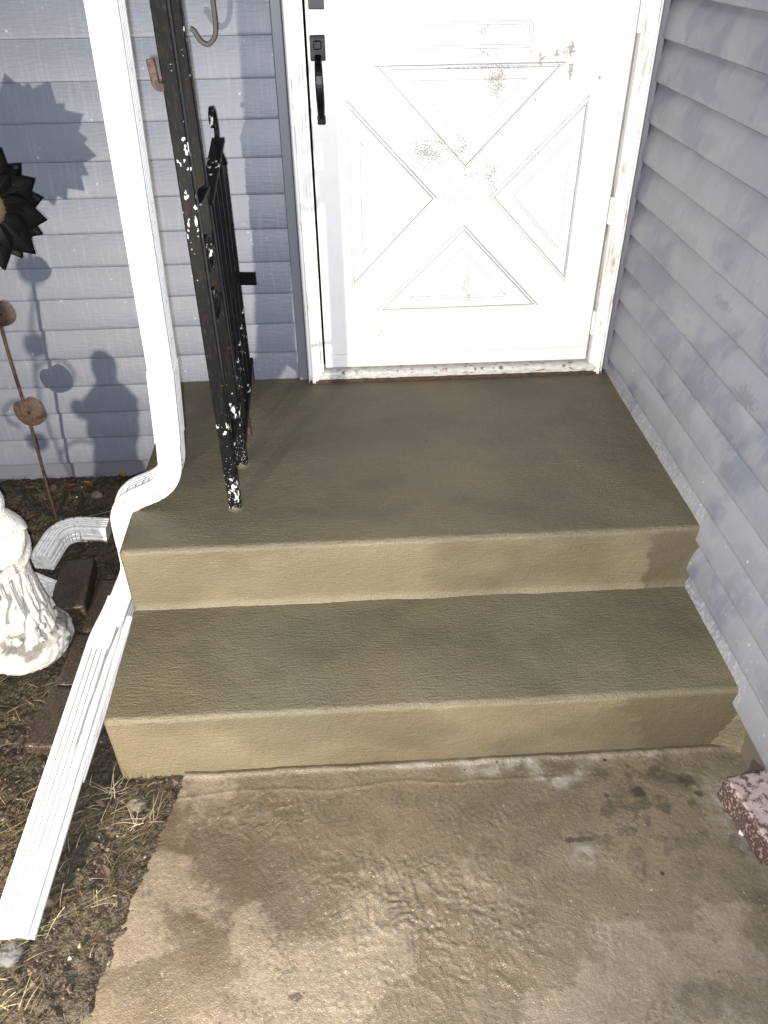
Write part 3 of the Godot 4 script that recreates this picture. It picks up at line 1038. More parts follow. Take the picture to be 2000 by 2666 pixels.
func _door() -> void:
	var d := thing("front_door", "scuffed white front door with four triangular mouldings set in an X", "door")
	part("door_leaf", door_sheet(0.003, DOOR_W - 0.003, 0.047, 2.08, 0.0, 0.044), M.door, d)
	for c in [[Vector2(0.186, 0.962), Vector2(0.719, 0.963), Vector2(0.452, 0.689)], [Vector2(0.104, 0.878), Vector2(0.106, 0.337), Vector2(0.367, 0.607)],
			[Vector2(0.800, 0.876), Vector2(0.798, 0.337), Vector2(0.536, 0.607)], [Vector2(0.458, 0.520), Vector2(0.185, 0.251), Vector2(0.716, 0.255)]]:
		part("triangular_moulding", triangle_moulding(c), M.door, d)
	# plaque outline with notched corners
	var o := [Vector2(0.303, 1.061), Vector2(0.609, 1.061), Vector2(0.611, 1.053), Vector2(0.618, 1.050), Vector2(0.618, 1.016), Vector2(0.611, 1.013), Vector2(0.609, 1.005), Vector2(0.303, 1.005), Vector2(0.301, 1.013), Vector2(0.294, 1.016), Vector2(0.294, 1.050), Vector2(0.301, 1.053), Vector2(0.303, 1.061)]
	var path := PackedVector3Array()
	for q in o: path.append(Vector3(q.x, q.y, 0.0))
	part("plaque_moulding", sweep(path, PackedVector2Array([Vector2(-0.0022, -0.001), Vector2(0.0022, -0.001), Vector2(0.0018, 0.0028), Vector2(-0.0018, 0.0028)]), Vector3(0, -1, 0), false, true), M.white_paint, d)
	part("rail_bead", bevel_box(Vector3(0.74, 0.004, 0.006), 0.001), M.white_paint, d, Transform3D(Basis.IDENTITY, Vector3(0.46, 1.108, 0.001)))
	part("kick_strip", door_sheet(0.004, DOOR_W - 0.004, 0.050, 0.095, 0.0035, 0.006), M.door, d)
	# handle set
	var h := part("handle_plate", bevel_box(Vector3(0.042, 0.062, 0.007), 0.002), M.black_metal, d, Transform3D(Basis.IDENTITY, Vector3(0.031, 1.009, 0.004)))
	part("latch_boss", bevel_box(Vector3(0.022, 0.022, 0.010), 0.003), M.black_metal, h, Transform3D(Basis.IDENTITY, Vector3(0.0, 0.008, 0.007)))
	part("rivet_band", bevel_box(Vector3(0.036, 0.005, 0.003), 0.001), M.black_metal, h, Transform3D(Basis.IDENTITY, Vector3(0, 0.026, 0.005)))
	part("rivet_band", bevel_box(Vector3(0.036, 0.005, 0.003), 0.001), M.black_metal, h, Transform3D(Basis.IDENTITY, Vector3(0, -0.024, 0.005)))
	part("thumb_latch", sweep(curve([Vector3(0.031, 0.985, 0.008), Vector3(0.031, 0.984, 0.03), Vector3(0.031, 0.978, 0.046)], 0.006), rect(0.018, 0.004), Vector3.RIGHT), M.black_metal, d)
	var gp := curve([Vector3(0.031, 0.990, 0.006), Vector3(0.031, 0.972, 0.030), Vector3(0.031, 0.935, 0.044), Vector3(0.032, 0.885, 0.040), Vector3(0.032, 0.850, 0.018), Vector3(0.032, 0.836, 0.006)], 0.008)
	var sc := PackedFloat32Array()
	for i in gp.size(): sc.append(0.75 + 0.45 * sin(PI * (0.15 + 0.7 * float(i) / (gp.size() - 1))))
	part("grip", sweep(gp, rect(0.019, 0.010, 0.003), Vector3.RIGHT, false, true, sc), M.black_metal, d)
	part("grip_foot", bevel_box(Vector3(0.024, 0.026, 0.007), 0.003), M.black_metal, d, Transform3D(Basis.IDENTITY, Vector3(0.032, 0.830, 0.004)))
	part("deadbolt_plate", bevel_box(Vector3(0.042, 0.055, 0.008), 0.002), M.black_metal, d, Transform3D(Basis.IDENTITY, Vector3(0.033, 1.126, 0.004)))
	for y in [1.073, 0.556, 0.187]:
		var hinge := part("hinge", bevel_box(Vector3(0.012, 0.082, 0.003), 0.001), M.white_paint, d, Transform3D(Basis.IDENTITY, Vector3(DOOR_W + 0.002, y, 0.004)))
		for k in 5:
			var kn := CylinderMesh.new()
			kn.top_radius = 0.0062
			kn.bottom_radius = 0.0062
			kn.height = 0.0146
			kn.radial_segments = 14
			part("knuckle", kn, M.white_paint, hinge, Transform3D(Basis.IDENTITY, Vector3(0.0, -0.033 + k * 0.0165, 0.005)))
	# frame
	var f := thing("door_frame", "flaking white wooden frame and grey sill around the front door", "door frame")
	var left_prof := PackedVector2Array([Vector2(-0.058, -0.04), Vector2(-0.004, -0.04), Vector2(-0.004, 0.010), Vector2(-0.012, 0.012), Vector2(-0.014, 0.017), Vector2(-0.022, 0.018), Vector2(-0.024, 0.022), Vector2(-0.044, 0.024), Vector2(-0.047, 0.020), Vector2(-0.054, 0.019), Vector2(-0.058, 0.012)])
	part("casing", sweep(line(Vector3(0, 2.13, 0), Vector3(0, 0.003, 0), 20), left_prof, Vector3.RIGHT), M.casing, f)
	var right_prof := PackedVector2Array()
	for q in left_prof: right_prof.append(Vector2(-q.x * 0.90, q.y))
	right_prof.reverse()
	part("casing", sweep(line(Vector3(DOOR_W + 0.004, 2.13, 0), Vector3(DOOR_W + 0.004, 0.003, 0), 20), right_prof, Vector3.RIGHT), M.casing_worn, f, Transform3D.IDENTITY, "hinge side casing with paint flaked off to bare wood")
	part("head_casing", bevel_box(Vector3(1.04, 0.07, 0.06), 0.004), M.casing, f, Transform3D(Basis.IDENTITY, Vector3(0.457, 2.165, -0.01)))
	part("strike_plate", bevel_box(Vector3(0.014, 0.035, 0.003), 0.001), M.white_paint, f, Transform3D(Basis.IDENTITY, Vector3(-0.036, 1.120, 0.0245)))
	# sill: sloping board with a ragged lower edge
	var nn := noise(401, 12.0, 3)
	var p := PackedVector3Array()
	var uv := PackedVector2Array()
	var sp := [Vector2(-0.04, 0.043), Vector2(0.004, 0.042), Vector2(0.016, 0.038), Vector2(0.021, 0.034), Vector2(0.022, 0.020), Vector2(0.018, 0.012), Vector2(0.018, -0.004)]
	for k in sp.size():
		for i in 120:
			var x := lerpf(-0.056, 0.966, i / 119.0)
			var q: Vector2 = sp[k]
			p.append(Vector3(x, q.y + 0.003 * nn.get_noise_2d(x * 2.0, k * 0.1), q.x + 0.004 * nn.get_noise_2d(x * 2.0, 5.0 + k * 0.1)))
			uv.append(Vector2(x, q.x + q.y))
	part("sill", grid(120, sp.size(), p, uv), M.sill, f)
	part("sill_underlay", bevel_box(Vector3(1.02, 0.016, 0.05), 0.003), M.rust, f, Transform3D(Basis.IDENTITY, Vector3(0.455, 0.005, -0.002)))

# ------------------------------------------------------------------ downspout
func crimped(path: PackedVector3Array, prof: PackedVector2Array, side: Vector3, gap: float, depth := 0.88) -> ArrayMesh:
	# lay the rings out by length and press a narrow groove into the tube every gap metres of its bends
	var cv := Curve3D.new()
	cv.bake_interval = 0.004
	for q in path: cv.add_point(q)
	var total := cv.get_baked_length()
	var out := PackedVector3Array()
	var sc := PackedFloat32Array()
	var at := 0.0
	var next := gap
	while at < total:
		out.append(cv.sample_baked(at))
		sc.append(1.0)
		at += 0.008
		if at > next and at < total - 0.02:
			var a := cv.sample_baked(at - 0.02)
			var b := cv.sample_baked(at)
			var c := cv.sample_baked(minf(at + 0.02, total))
			if (b - a).angle_to(c - b) > 0.05:
				for w in [[-0.0014, 1.0], [0.0, depth], [0.0014, 1.0]]:
					out.append(cv.sample_baked(at + w[0]))
					sc.append(w[1])
				next = at + gap
				at += 0.006
	out.append(cv.sample_baked(total))
	sc.append(1.0)
	grooves.clear()
	for i in range(1, sc.size() - 1):
		if sc[i] < 0.99: grooves.append([out[i - 1].lerp(out[i], 0.35), out[i], out[i + 1].lerp(out[i], 0.35), out[i - 1], out[i + 1]])
	return sweep(out, prof, side, false, true, sc)

var grooves := []

# dark strips that paint the shade in each groove of the bend last built
func groove_shade(parent: Node3D, w: float, h: float, ref: Vector3, depth: float, arc: Vector2) -> void:
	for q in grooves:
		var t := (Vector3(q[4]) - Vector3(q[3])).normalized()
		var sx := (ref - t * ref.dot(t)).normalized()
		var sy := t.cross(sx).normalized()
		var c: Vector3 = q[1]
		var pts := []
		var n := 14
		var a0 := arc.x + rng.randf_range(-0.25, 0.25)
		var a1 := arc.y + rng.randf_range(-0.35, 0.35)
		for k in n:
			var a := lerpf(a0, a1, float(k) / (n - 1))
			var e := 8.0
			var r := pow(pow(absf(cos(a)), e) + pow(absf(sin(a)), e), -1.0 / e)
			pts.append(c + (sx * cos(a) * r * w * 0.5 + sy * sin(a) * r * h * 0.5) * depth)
		part("groove_shade", sweep(PackedVector3Array(pts), circle(0.0013, 5), t), M.groove_shade, parent)

func _downspout() -> void:
	var t := thing("downspout", "white corrugated metal downspout jogging round the landing into a long drain extension", "downspout")
	var prof := spout(0.062, 0.083, 0, 4)
	part("pipe", sweep(line(Vector3(-0.318, 2.45, 0.68), Vector3(-0.381, 0.405, 0.68), 12), prof, Vector3.RIGHT), M.pipe, t)
	var sleeve := spout(0.0665, 0.0875, 0, 4)
	part("sleeve", sweep(line(Vector3(-0.3815, 0.408, 0.68), Vector3(-0.397, 0.205, 0.68), 4), sleeve, Vector3.RIGHT), M.pipe, t)
	var path := bent([Vector3(-0.396, 0.215, 0.68), Vector3(-0.410, 0.070, 0.68), Vector3(-0.562, 0.015, 0.690), Vector3(-0.5635, -0.120, 0.695)], 0.070, 12)
	var oe := part("offset_elbow", crimped(path, prof, Vector3.RIGHT, 0.014), M.pipe, t)
	groove_shade(oe, 0.062, 0.083, Vector3.RIGHT, 0.972, Vector2(0.3, 2.5))
	path = bent([Vector3(-0.5635, -0.110, 0.695), Vector3(-0.566, -0.230, 0.70), Vector3(-0.592, -0.258, 0.92)], 0.06, 10)
	part("bottom_elbow", crimped(path, spout(0.060, 0.076, 0, 3), Vector3.RIGHT, 0.016), M.pipe, t)
	# extension lying down the side of the steps, dented along its upper half
	var e := line(Vector3(-0.588, -0.232, 0.83), Vector3(-0.664, -0.392, 1.672), 40)
	var grow := PackedFloat32Array()
	for i in e.size(): grow.append(lerpf(0.70, 1.0, sstep(0.0, 7.0, float(i))))
	var ext := part("extension", sweep(e, spout(0.080, 0.056, 4, 3, 0.0045), Vector3.RIGHT, false, true, grow), M.pipe, t)
	var along := (e[39] - e[0]).normalized()
	var nrm := Vector3.RIGHT.cross(along).normalized()
	var sidew := along.cross(nrm).normalized()
	if nrm.y < 0.0: nrm = -nrm
	if sidew.x < 0.0: sidew = -sidew
	for k in 4:  # dark strips in place of shade in the top grooves
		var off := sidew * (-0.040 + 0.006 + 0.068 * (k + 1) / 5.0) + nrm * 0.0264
		part("groove_shade", sweep(line(e[8] + off, e[38] + off, 6), rect(0.0022, 0.0014, 0.0003), sidew), M.groove_shade, ext)
	for k in 3:  # likewise shade painted as strips in the side grooves
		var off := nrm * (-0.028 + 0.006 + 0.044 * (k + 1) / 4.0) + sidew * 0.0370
		part("groove_shade", sweep(line(e[8] + off, e[38] + off, 6), rect(0.0018, 0.0014, 0.0003), nrm), M.groove_shade, ext)
	var flap := line(Vector3(-0.549, -0.243, 0.90), Vector3(-0.607, -0.345, 1.33), 12)
	part("split_seam", sweep(flap, PackedVector2Array([Vector2(-0.006, -0.022), Vector2(0.012, -0.022), Vector2(0.014, -0.012), Vector2(0.011, -0.006), Vector2(0.014, 0.002), Vector2(0.011, 0.008), Vector2(0.013, 0.015), Vector2(0.006, 0.021), Vector2(-0.001, 0.018)]), Vector3.RIGHT), M.pipe, t)
	# dark strip painting the shaded gap where the seam has sprung open
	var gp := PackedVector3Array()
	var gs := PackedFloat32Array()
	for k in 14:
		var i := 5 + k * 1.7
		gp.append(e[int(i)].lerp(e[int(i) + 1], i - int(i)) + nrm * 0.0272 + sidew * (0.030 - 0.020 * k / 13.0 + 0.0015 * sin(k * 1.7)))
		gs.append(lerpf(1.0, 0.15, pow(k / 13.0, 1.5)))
	part("open_seam_shade", sweep(gp, rect(0.0075, 0.0024, 0.0006), sidew, false, true, gs), M.groove_shade, ext)
	# loose pieces lying in the bed
	var l := thing("loose_elbow", "muddy white downspout elbow lying loose on the dark brick", "downspout elbow")
	path = bent([Vector3(-0.915, -0.335, 0.525), Vector3(-0.885, -0.318, 0.372), Vector3(-0.740, -0.335, 0.372)], 0.13, 16)
	var le := part("elbow", crimped(path, spout(0.066, 0.062, 4, 2), Vector3(1, 0, 0.2), 0.022, 0.92), M.pipe_dirty, l)
	groove_shade(le, 0.066, 0.062, Vector3(1, 0, 0.2), 0.97, Vector2(-0.5, 0.9))
	var s := thing("loose_spout_piece", "short ribbed offcut of white downspout behind the statue", "downspout offcut")
	part("offcut", sweep(line(Vector3(-0.985, -0.375, 0.56), Vector3(-0.880, -0.382, 0.615), 4), spout(0.075, 0.050, 4, 2), Vector3(0.4, 0, 0.9)), M.pipe_dirty, s)

# ------------------------------------------------------------------ railing
func _railing() -> void:
	var t := thing("iron_railing", "paint-spattered black wrought iron porch post with narrow railing on the landing", "railing")
	var X := -0.245
	var bar := rect(0.033, 0.030, 0.003)
	part("post", sweep(line(Vector3(X, -0.02, 0.727), Vector3(X - 0.002, 2.35, 0.727), 12), bar, Vector3.RIGHT), M.iron_front, t)
	part("post", sweep(line(Vector3(X, -0.02, 0.513), Vector3(X - 0.022, 2.35, 0.513), 12), bar, Vector3.RIGHT), M.iron_rear, t)
	# scrolls between the two bars of the post
	for y in [0.60, 1.60]:
		for s in [-1.0, 1.0]:
			var pts := []
			for k in 22:
				var a := k / 21.0 * TAU * 1.1
				var r := 0.052 * (1.0 - 0.62 * k / 21.0)
				pts.append(Vector3(X, y + s * (0.075 + r * sin(a + 0.4) - 0.02), 0.62 + s * (r * cos(a + 0.4)) * 1.35))
			part("scroll", sweep(curve(pts, 0.008), rect(0.020, 0.006, 0.001), Vector3.RIGHT), M.iron, t)
	part("cross_bar", sweep(line(Vector3(X, 0.155, 0.500), Vector3(X, 0.155, 0.740), 3), rect(0.024, 0.010), Vector3.RIGHT), M.iron, t)
	part("cross_bar", sweep(line(Vector3(X, 0.78, 0.500), Vector3(X, 0.78, 0.740), 3), rect(0.024, 0.010), Vector3.RIGHT), M.iron, t)
	# railing panel, sagging a little toward the post
	var top := func(z: float) -> float: return lerpf(0.815, 0.752, (z - 0.19) / 0.30)
	var low := func(z: float) -> float: return lerpf(0.130, 0.045, (z - 0.085) / 0.40)
	part("top_rail", sweep(line(Vector3(X, top.call(0.175), 0.175), Vector3(X, top.call(0.515), 0.515), 6), rect(0.034, 0.012, 0.002), Vector3.RIGHT), M.iron, t)
	part("bottom_rail", sweep(line(Vector3(X, low.call(0.085), 0.085), Vector3(X, low.call(0.515), 0.515), 5), rect(0.026, 0.014, 0.002), Vector3.RIGHT), M.iron, t)
	for z in [0.125, 0.205, 0.285, 0.365, 0.445]:
		var ty: float = top.call(z) if z > 0.17 else 0.745
		part("baluster", sweep(line(Vector3(X, low.call(z), z), Vector3(X, ty, z), 8), rect(0.015, 0.015, 0.0015), Vector3.RIGHT), M.iron, t)
	part("rail_end", sweep(line(Vector3(X, 0.745, 0.118), Vector3(X, 0.800, 0.20), 3), rect(0.020, 0.008), Vector3.RIGHT), M.iron, t)
	# curled finial at the house end of the rail
	part("finial", sweep(curve([Vector3(X, 0.812, 0.200), Vector3(X, 0.845, 0.185), Vector3(X, 0.885, 0.195), Vector3(X, 0.905, 0.225), Vector3(X, 0.893, 0.255), Vector3(X, 0.868, 0.252), Vector3(X, 0.862, 0.232)], 0.008), rect(0.013, 0.007, 0.001), Vector3.RIGHT), M.iron, t)
	part("bracket", bevel_box(Vector3(0.052, 0.040, 0.006), 0.001), M.black_metal, t, Transform3D(Basis(Vector3.UP, -0.1), Vector3(X + 0.028, 0.412, 0.112)))
	part("rusty_foot", bevel_box(Vector3(0.014, 0.075, 0.016), 0.002), M.rust, t, Transform3D(Basis.IDENTITY, Vector3(X + 0.004, 0.095, 0.10)), "rusted stub at the house end of the bottom rail")
	part("rusty_foot", bevel_box(Vector3(0.012, 0.06, 0.016), 0.002), M.rust, t, Transform3D(Basis.IDENTITY, Vector3(X + 0.012, 0.04, 0.37)), "rusted stub below the bottom rail")
	part("side_bracket", sweep(bent([Vector3(X - 0.012, 1.030, 0.735), Vector3(X - 0.030, 1.030, 0.735), Vector3(X - 0.034, 1.078, 0.735)], 0.012, 5), rect(0.012, 0.016, 0.002), Vector3(0, 0, 1)), M.rust, t, Transform3D.IDENTITY, "small rusted arm bolted to the outer bar")
	# plant hook hanging on the wall beside it
	var h := thing("plant_hook", "dark brown flat iron plant hook on the clapboards beside the door", "hook")
	var hz := 0.07
	part("hook_bar", sweep(curve([Vector3(-0.226, 1.66, 0.03), Vector3(-0.228, 1.62, hz), Vector3(-0.230, 1.30, hz), Vector3(-0.229, 1.128, hz), Vector3(-0.229, 1.075, hz), Vector3(-0.236, 1.045, hz), Vector3(-0.256, 1.029, hz), Vector3(-0.275, 1.040, hz), Vector3(-0.286, 1.060, hz), Vector3(-0.296, 1.066, hz)], 0.008), rect(0.012, 0.012, 0.002), Vector3.RIGHT), M.hook, h)
	part("mounting_plate", bevel_box(Vector3(0.025, 0.10, 0.070), 0.002), M.rust, h, Transform3D(Basis.IDENTITY, Vector3(-0.226, 1.66, 0.006)))

# ------------------------------------------------------------------ garden
func leaf_mesh(l: float, w: float, cup: float, pointed := true) -> ArrayMesh:
	var p := PackedVector3Array()
	var uv := PackedVector2Array()
	for j in 9:
		var v := j / 8.0
		var hw := w * 0.5 * (sin(PI * pow(v, 0.75)) if pointed else sqrt(maxf(1.0 - pow(2.0 * v - 1.0, 2.0), 0.0)))
		hw = maxf(hw, 0.0008)
		for i in 7:
			var u := i / 3.0 - 1.0
			p.append(Vector3(u * hw, v * l, cup * (u * u * hw / (w * 0.5) + 1.2 * (v - 0.5) * (v - 0.5))))
			uv.append(Vector2(u, v))
	for j in 9:                                             # back side, so that the sheet has thickness
		for i in 7:
			p.append(p[j * 7 + i] - Vector3(0, 0, 0.0015))
			uv.append(uv[j * 7 + i])
	return grid(7, 18, p, uv)

func metal_flower(at: Vector3, tip: Vector3, label: String, radius: float) -> void:
	var t := thing("metal_flower", label, "garden ornament", at, "metal flower stakes")
	var top := tip - at
	var path := curve([Vector3(0, -0.12, 0), Vector3(0, 0.02, 0), Vector3(top.x * 0.18, top.y * 0.35, top.z * 0.25), Vector3(top.x * 0.42, top.y * 0.72, top.z * 0.7), Vector3(top.x, top.y, top.z - 0.012)], 0.03)
	part("stem", sweep(path, circle(0.0055, 8), Vector3.RIGHT, true), M.rust, t)
	var dark := leaf_mesh(radius * 0.80, radius * 0.56, 0.018)
	for ring in 2:
		for k in 10:
			var a := TAU * (k + 0.5 * ring) / 10.0 + 0.1
			var b := Basis(Vector3(0, 0, 1), a) * Basis(Vector3(1, 0, 0), 0.22 - 0.24 * ring)
			b = Basis(Vector3(1, 0, 0), -0.10) * b
			var f := 1.0 if ring == 0 else 0.86
			part("petal", dark, M.petal, t, Transform3D(b.scaled(Vector3(f, f, f)), top + b * Vector3(0, radius * 0.24, 0.004 + 0.012 * ring)))
	var disk := SphereMesh.new()
	disk.radius = radius * 0.32
	disk.height = radius * 0.28
	disk.radial_segments = 24
	disk.rings = 10
	part("seed_disc", disk, M.seed, t, Transform3D(Basis(Vector3(1, 0, 0), PI / 2 - 0.1), top + Vector3(0, 0, 0.018)))
	for q in [[0.47, 0.100, 0.098], [0.755, 0.075, 0.075]]:
		var i := int(q[0] * (path.size() - 1))
		part("leaf", heart_mesh(q[1], q[2]), M.rust, t, Transform3D(Basis(Vector3(0, 0, 1), 0.35) * Basis(Vector3(1, 0, 0), -0.1), path[i] + Vector3(0.014, 0.0, 0.009)))

# rusty heart-shaped plate, point down
func heart_mesh(l: float, w: float) -> ArrayMesh:
	var p := PackedVector3Array()
	var uv := PackedVector2Array()
	for back in 2:
		for j in 6:
			for i in 33:
				var a := TAU * i / 32.0
				var r := (j if back == 0 else 5 - j) / 5.0
				var hx := 0.5 * w * pow(absf(sin(a)), 0.8) * signf(sin(a))
				var hy := 0.5 * l * (cos(a) - 0.22 * exp(-pow(a / 0.35, 2.0)) - 0.22 * exp(-pow((TAU - a) / 0.35, 2.0)))
				p.append(Vector3(hx * r, hy * r, 0.010 * (1.0 - r * r) - 0.0015 * back))
				uv.append(Vector2(hx, hy) * r)
	return grid(33, 12, p, uv, true)

func _garden() -> void:
	var sd := noise(501, 120.0, 2)
	var seed_m := StandardMaterial3D.new()
	seed_m.albedo_texture = paint(128, 128, func(u: float, v: float) -> Color: return Color(0.026, 0.017, 0.006).lerp(Color(0.055, 0.028, 0.010), sstep(-0.2, 0.3, sd.get_noise_2d(u, v))))
	seed_m.roughness = 0.7
	M.seed = seed_m
	metal_flower(Vector3(-0.982, -0.405, 0.181), Vector3(-0.846, 0.698, 0.295), "black-petalled metal sunflower on a rusty stake in front of the clapboards", 0.160)
	# a second ornament stands out of the picture at the left; its leaves throw shadows on the boards
	var c2 := thing("metal_leaf_stake", "curly rusty wire stake with round metal leaves beyond the statue", "garden ornament", Vector3(-1.02, -0.43, 0.95), "metal flower stakes")
	var wire := circle(0.004, 7)
	part("stem", sweep(curve([Vector3(0, -0.05, 0), Vector3(0.01, 0.2, 0), Vector3(-0.005, 0.45, 0), Vector3(0.02, 0.62, 0), Vector3(0.055, 0.74, 0)], 0.02), wire, Vector3.RIGHT, true), M.rust, c2)
	for q in [[0.30, 0.07, 1.0], [0.42, 0.06, -1.0], [0.52, 0.055, 1.0], [0.20, 0.06, -1.0]]:
		var pts := []
		for k in 16:
			var a := k / 15.0 * 4.4
			var r: float = q[1] * (1.0 - 0.045 * k)
			pts.append(Vector3(q[2] * (q[1] - r * cos(a)), q[0] + r * sin(a), 0.0))
		part("curl", sweep(curve(pts, 0.008), wire, Vector3.BACK, true), M.rust, c2)
	for q in [[0.055, 0.765, 0.060], [0.02, 0.60, 0.05], [0.085, 0.44, 0.055], [-0.04, 0.36, 0.05], [0.10, 0.28, 0.05]]:
		part("leaf", heart_mesh(q[2] * 1.1, q[2]), M.rust, c2, Transform3D(Basis.IDENTITY, Vector3(q[0], q[1], 0.006)))
	_statue()
	# bricks edging the bed
	var lay := [[-0.812, -0.400, 0.588, 0.10, "wet dark brick under the loose downspout elbow", 0.105, 0.238], [-0.702, -0.435, 0.655, 0.02, "wet dark brick in the edging beside the landing", 0.10, 0.24],
		[-0.713, -0.433, 0.880, -0.03, "wet dark brick in the edging behind the drain extension", 0.10, 0.20], [-0.735, -0.431, 1.088, -0.10, "pink-ended brick in the edging at the loose straw", 0.10, 0.20]]
	for b in lay:
		var t := thing("brick", b[4], "brick", Vector3(b[0], b[1], b[2]), "bricks edging the flowerbed")
		t.rotation.y = b[3]
		part("brick_body", rough_brick(Vector3(b[5], 0.065, b[6]), int(absf(b[2]) * 900)), M.brick, t)
	var w := thing("brick", "lime-crusted brown brick lying on the path against the side wall", "brick", Vector3(1.040, -0.384, 1.495))
	w.rotation.y = 0.17
	part("brick_body", rough_brick(Vector3(0.20, 0.072, 0.190), 77), M.brick_side, w)
	# crust of lime on its top
	var nn := noise(511, 30.0, 3)
	var p := PackedVector3Array()
	var uv := PackedVector2Array()
	for j in 40:
		for i in 40:
			var x := lerpf(-0.100, 0.100, i / 39.0)
			var z := lerpf(-0.095, 0.095, j / 39.0)
			var ed := minf(minf(i, 39 - i), minf(j, 39 - j))
			p.append(Vector3(x * 0.975 + 0.002 * nn.get_noise_2d(z * 0.5, 3.0), 0.0378 + 0.0022 * nn.get_noise_2d(x, z) - (0.008 if ed == 0 else 0.0), z * 0.975 + 0.002 * nn.get_noise_2d(x * 0.5, 8.0)))
			uv.append(Vector2(x, z))
	part("lime_crust", grid(40, 40, p, uv), M.limed, w)

func rough_brick(s: Vector3, sd: int) -> ArrayMesh:
	var nn := noise(sd, 22.0, 4)
	var st := SurfaceTool.new()
	st.begin(Mesh.PRIMITIVE_TRIANGLES)
	var n := 14
	var ax := [Vector3.RIGHT, Vector3.UP, Vector3.BACK]
	for f in 6:
		var k := f % 3
		var sg := 1.0 if f < 3 else -1.0
		var N: Vector3 = ax[k] * sg
		var U: Vector3 = ax[(k + 1) % 3]
		var V: Vector3 = ax[(k + 2) % 3]
		var P := []
		for j in n + 1:
			for i in n + 1:
				var q := (N + U * (2.0 * i / n - 1.0) + V * (2.0 * j / n - 1.0)) * s * 0.5
				# worn arrises
				var core := s * 0.5 - Vector3.ONE * 0.007
				var c := q.clamp(-core, core)
				var d := q - c
				q = c + (d.normalized() * 0.007 if d.length() > 0.0001 else Vector3.ZERO)
				q += (q / (s * 0.5)).normalized() * 0.004 * nn.get_noise_3d(q.x, q.y, q.z)
				P.append(q)
		for j in n:
			for i in n:
				var a := j * (n + 1) + i
				var ids := [a, a + 1, a + n + 2, a, a + n + 2, a + n + 1]
				if sg > 0.0: ids.reverse()
				for w in ids:
					var v: Vector3 = P[w]
					st.set_uv(Vector2(v.dot(U), v.dot(V)))
					st.add_vertex(v)
	st.generate_normals()
	return st.commit()

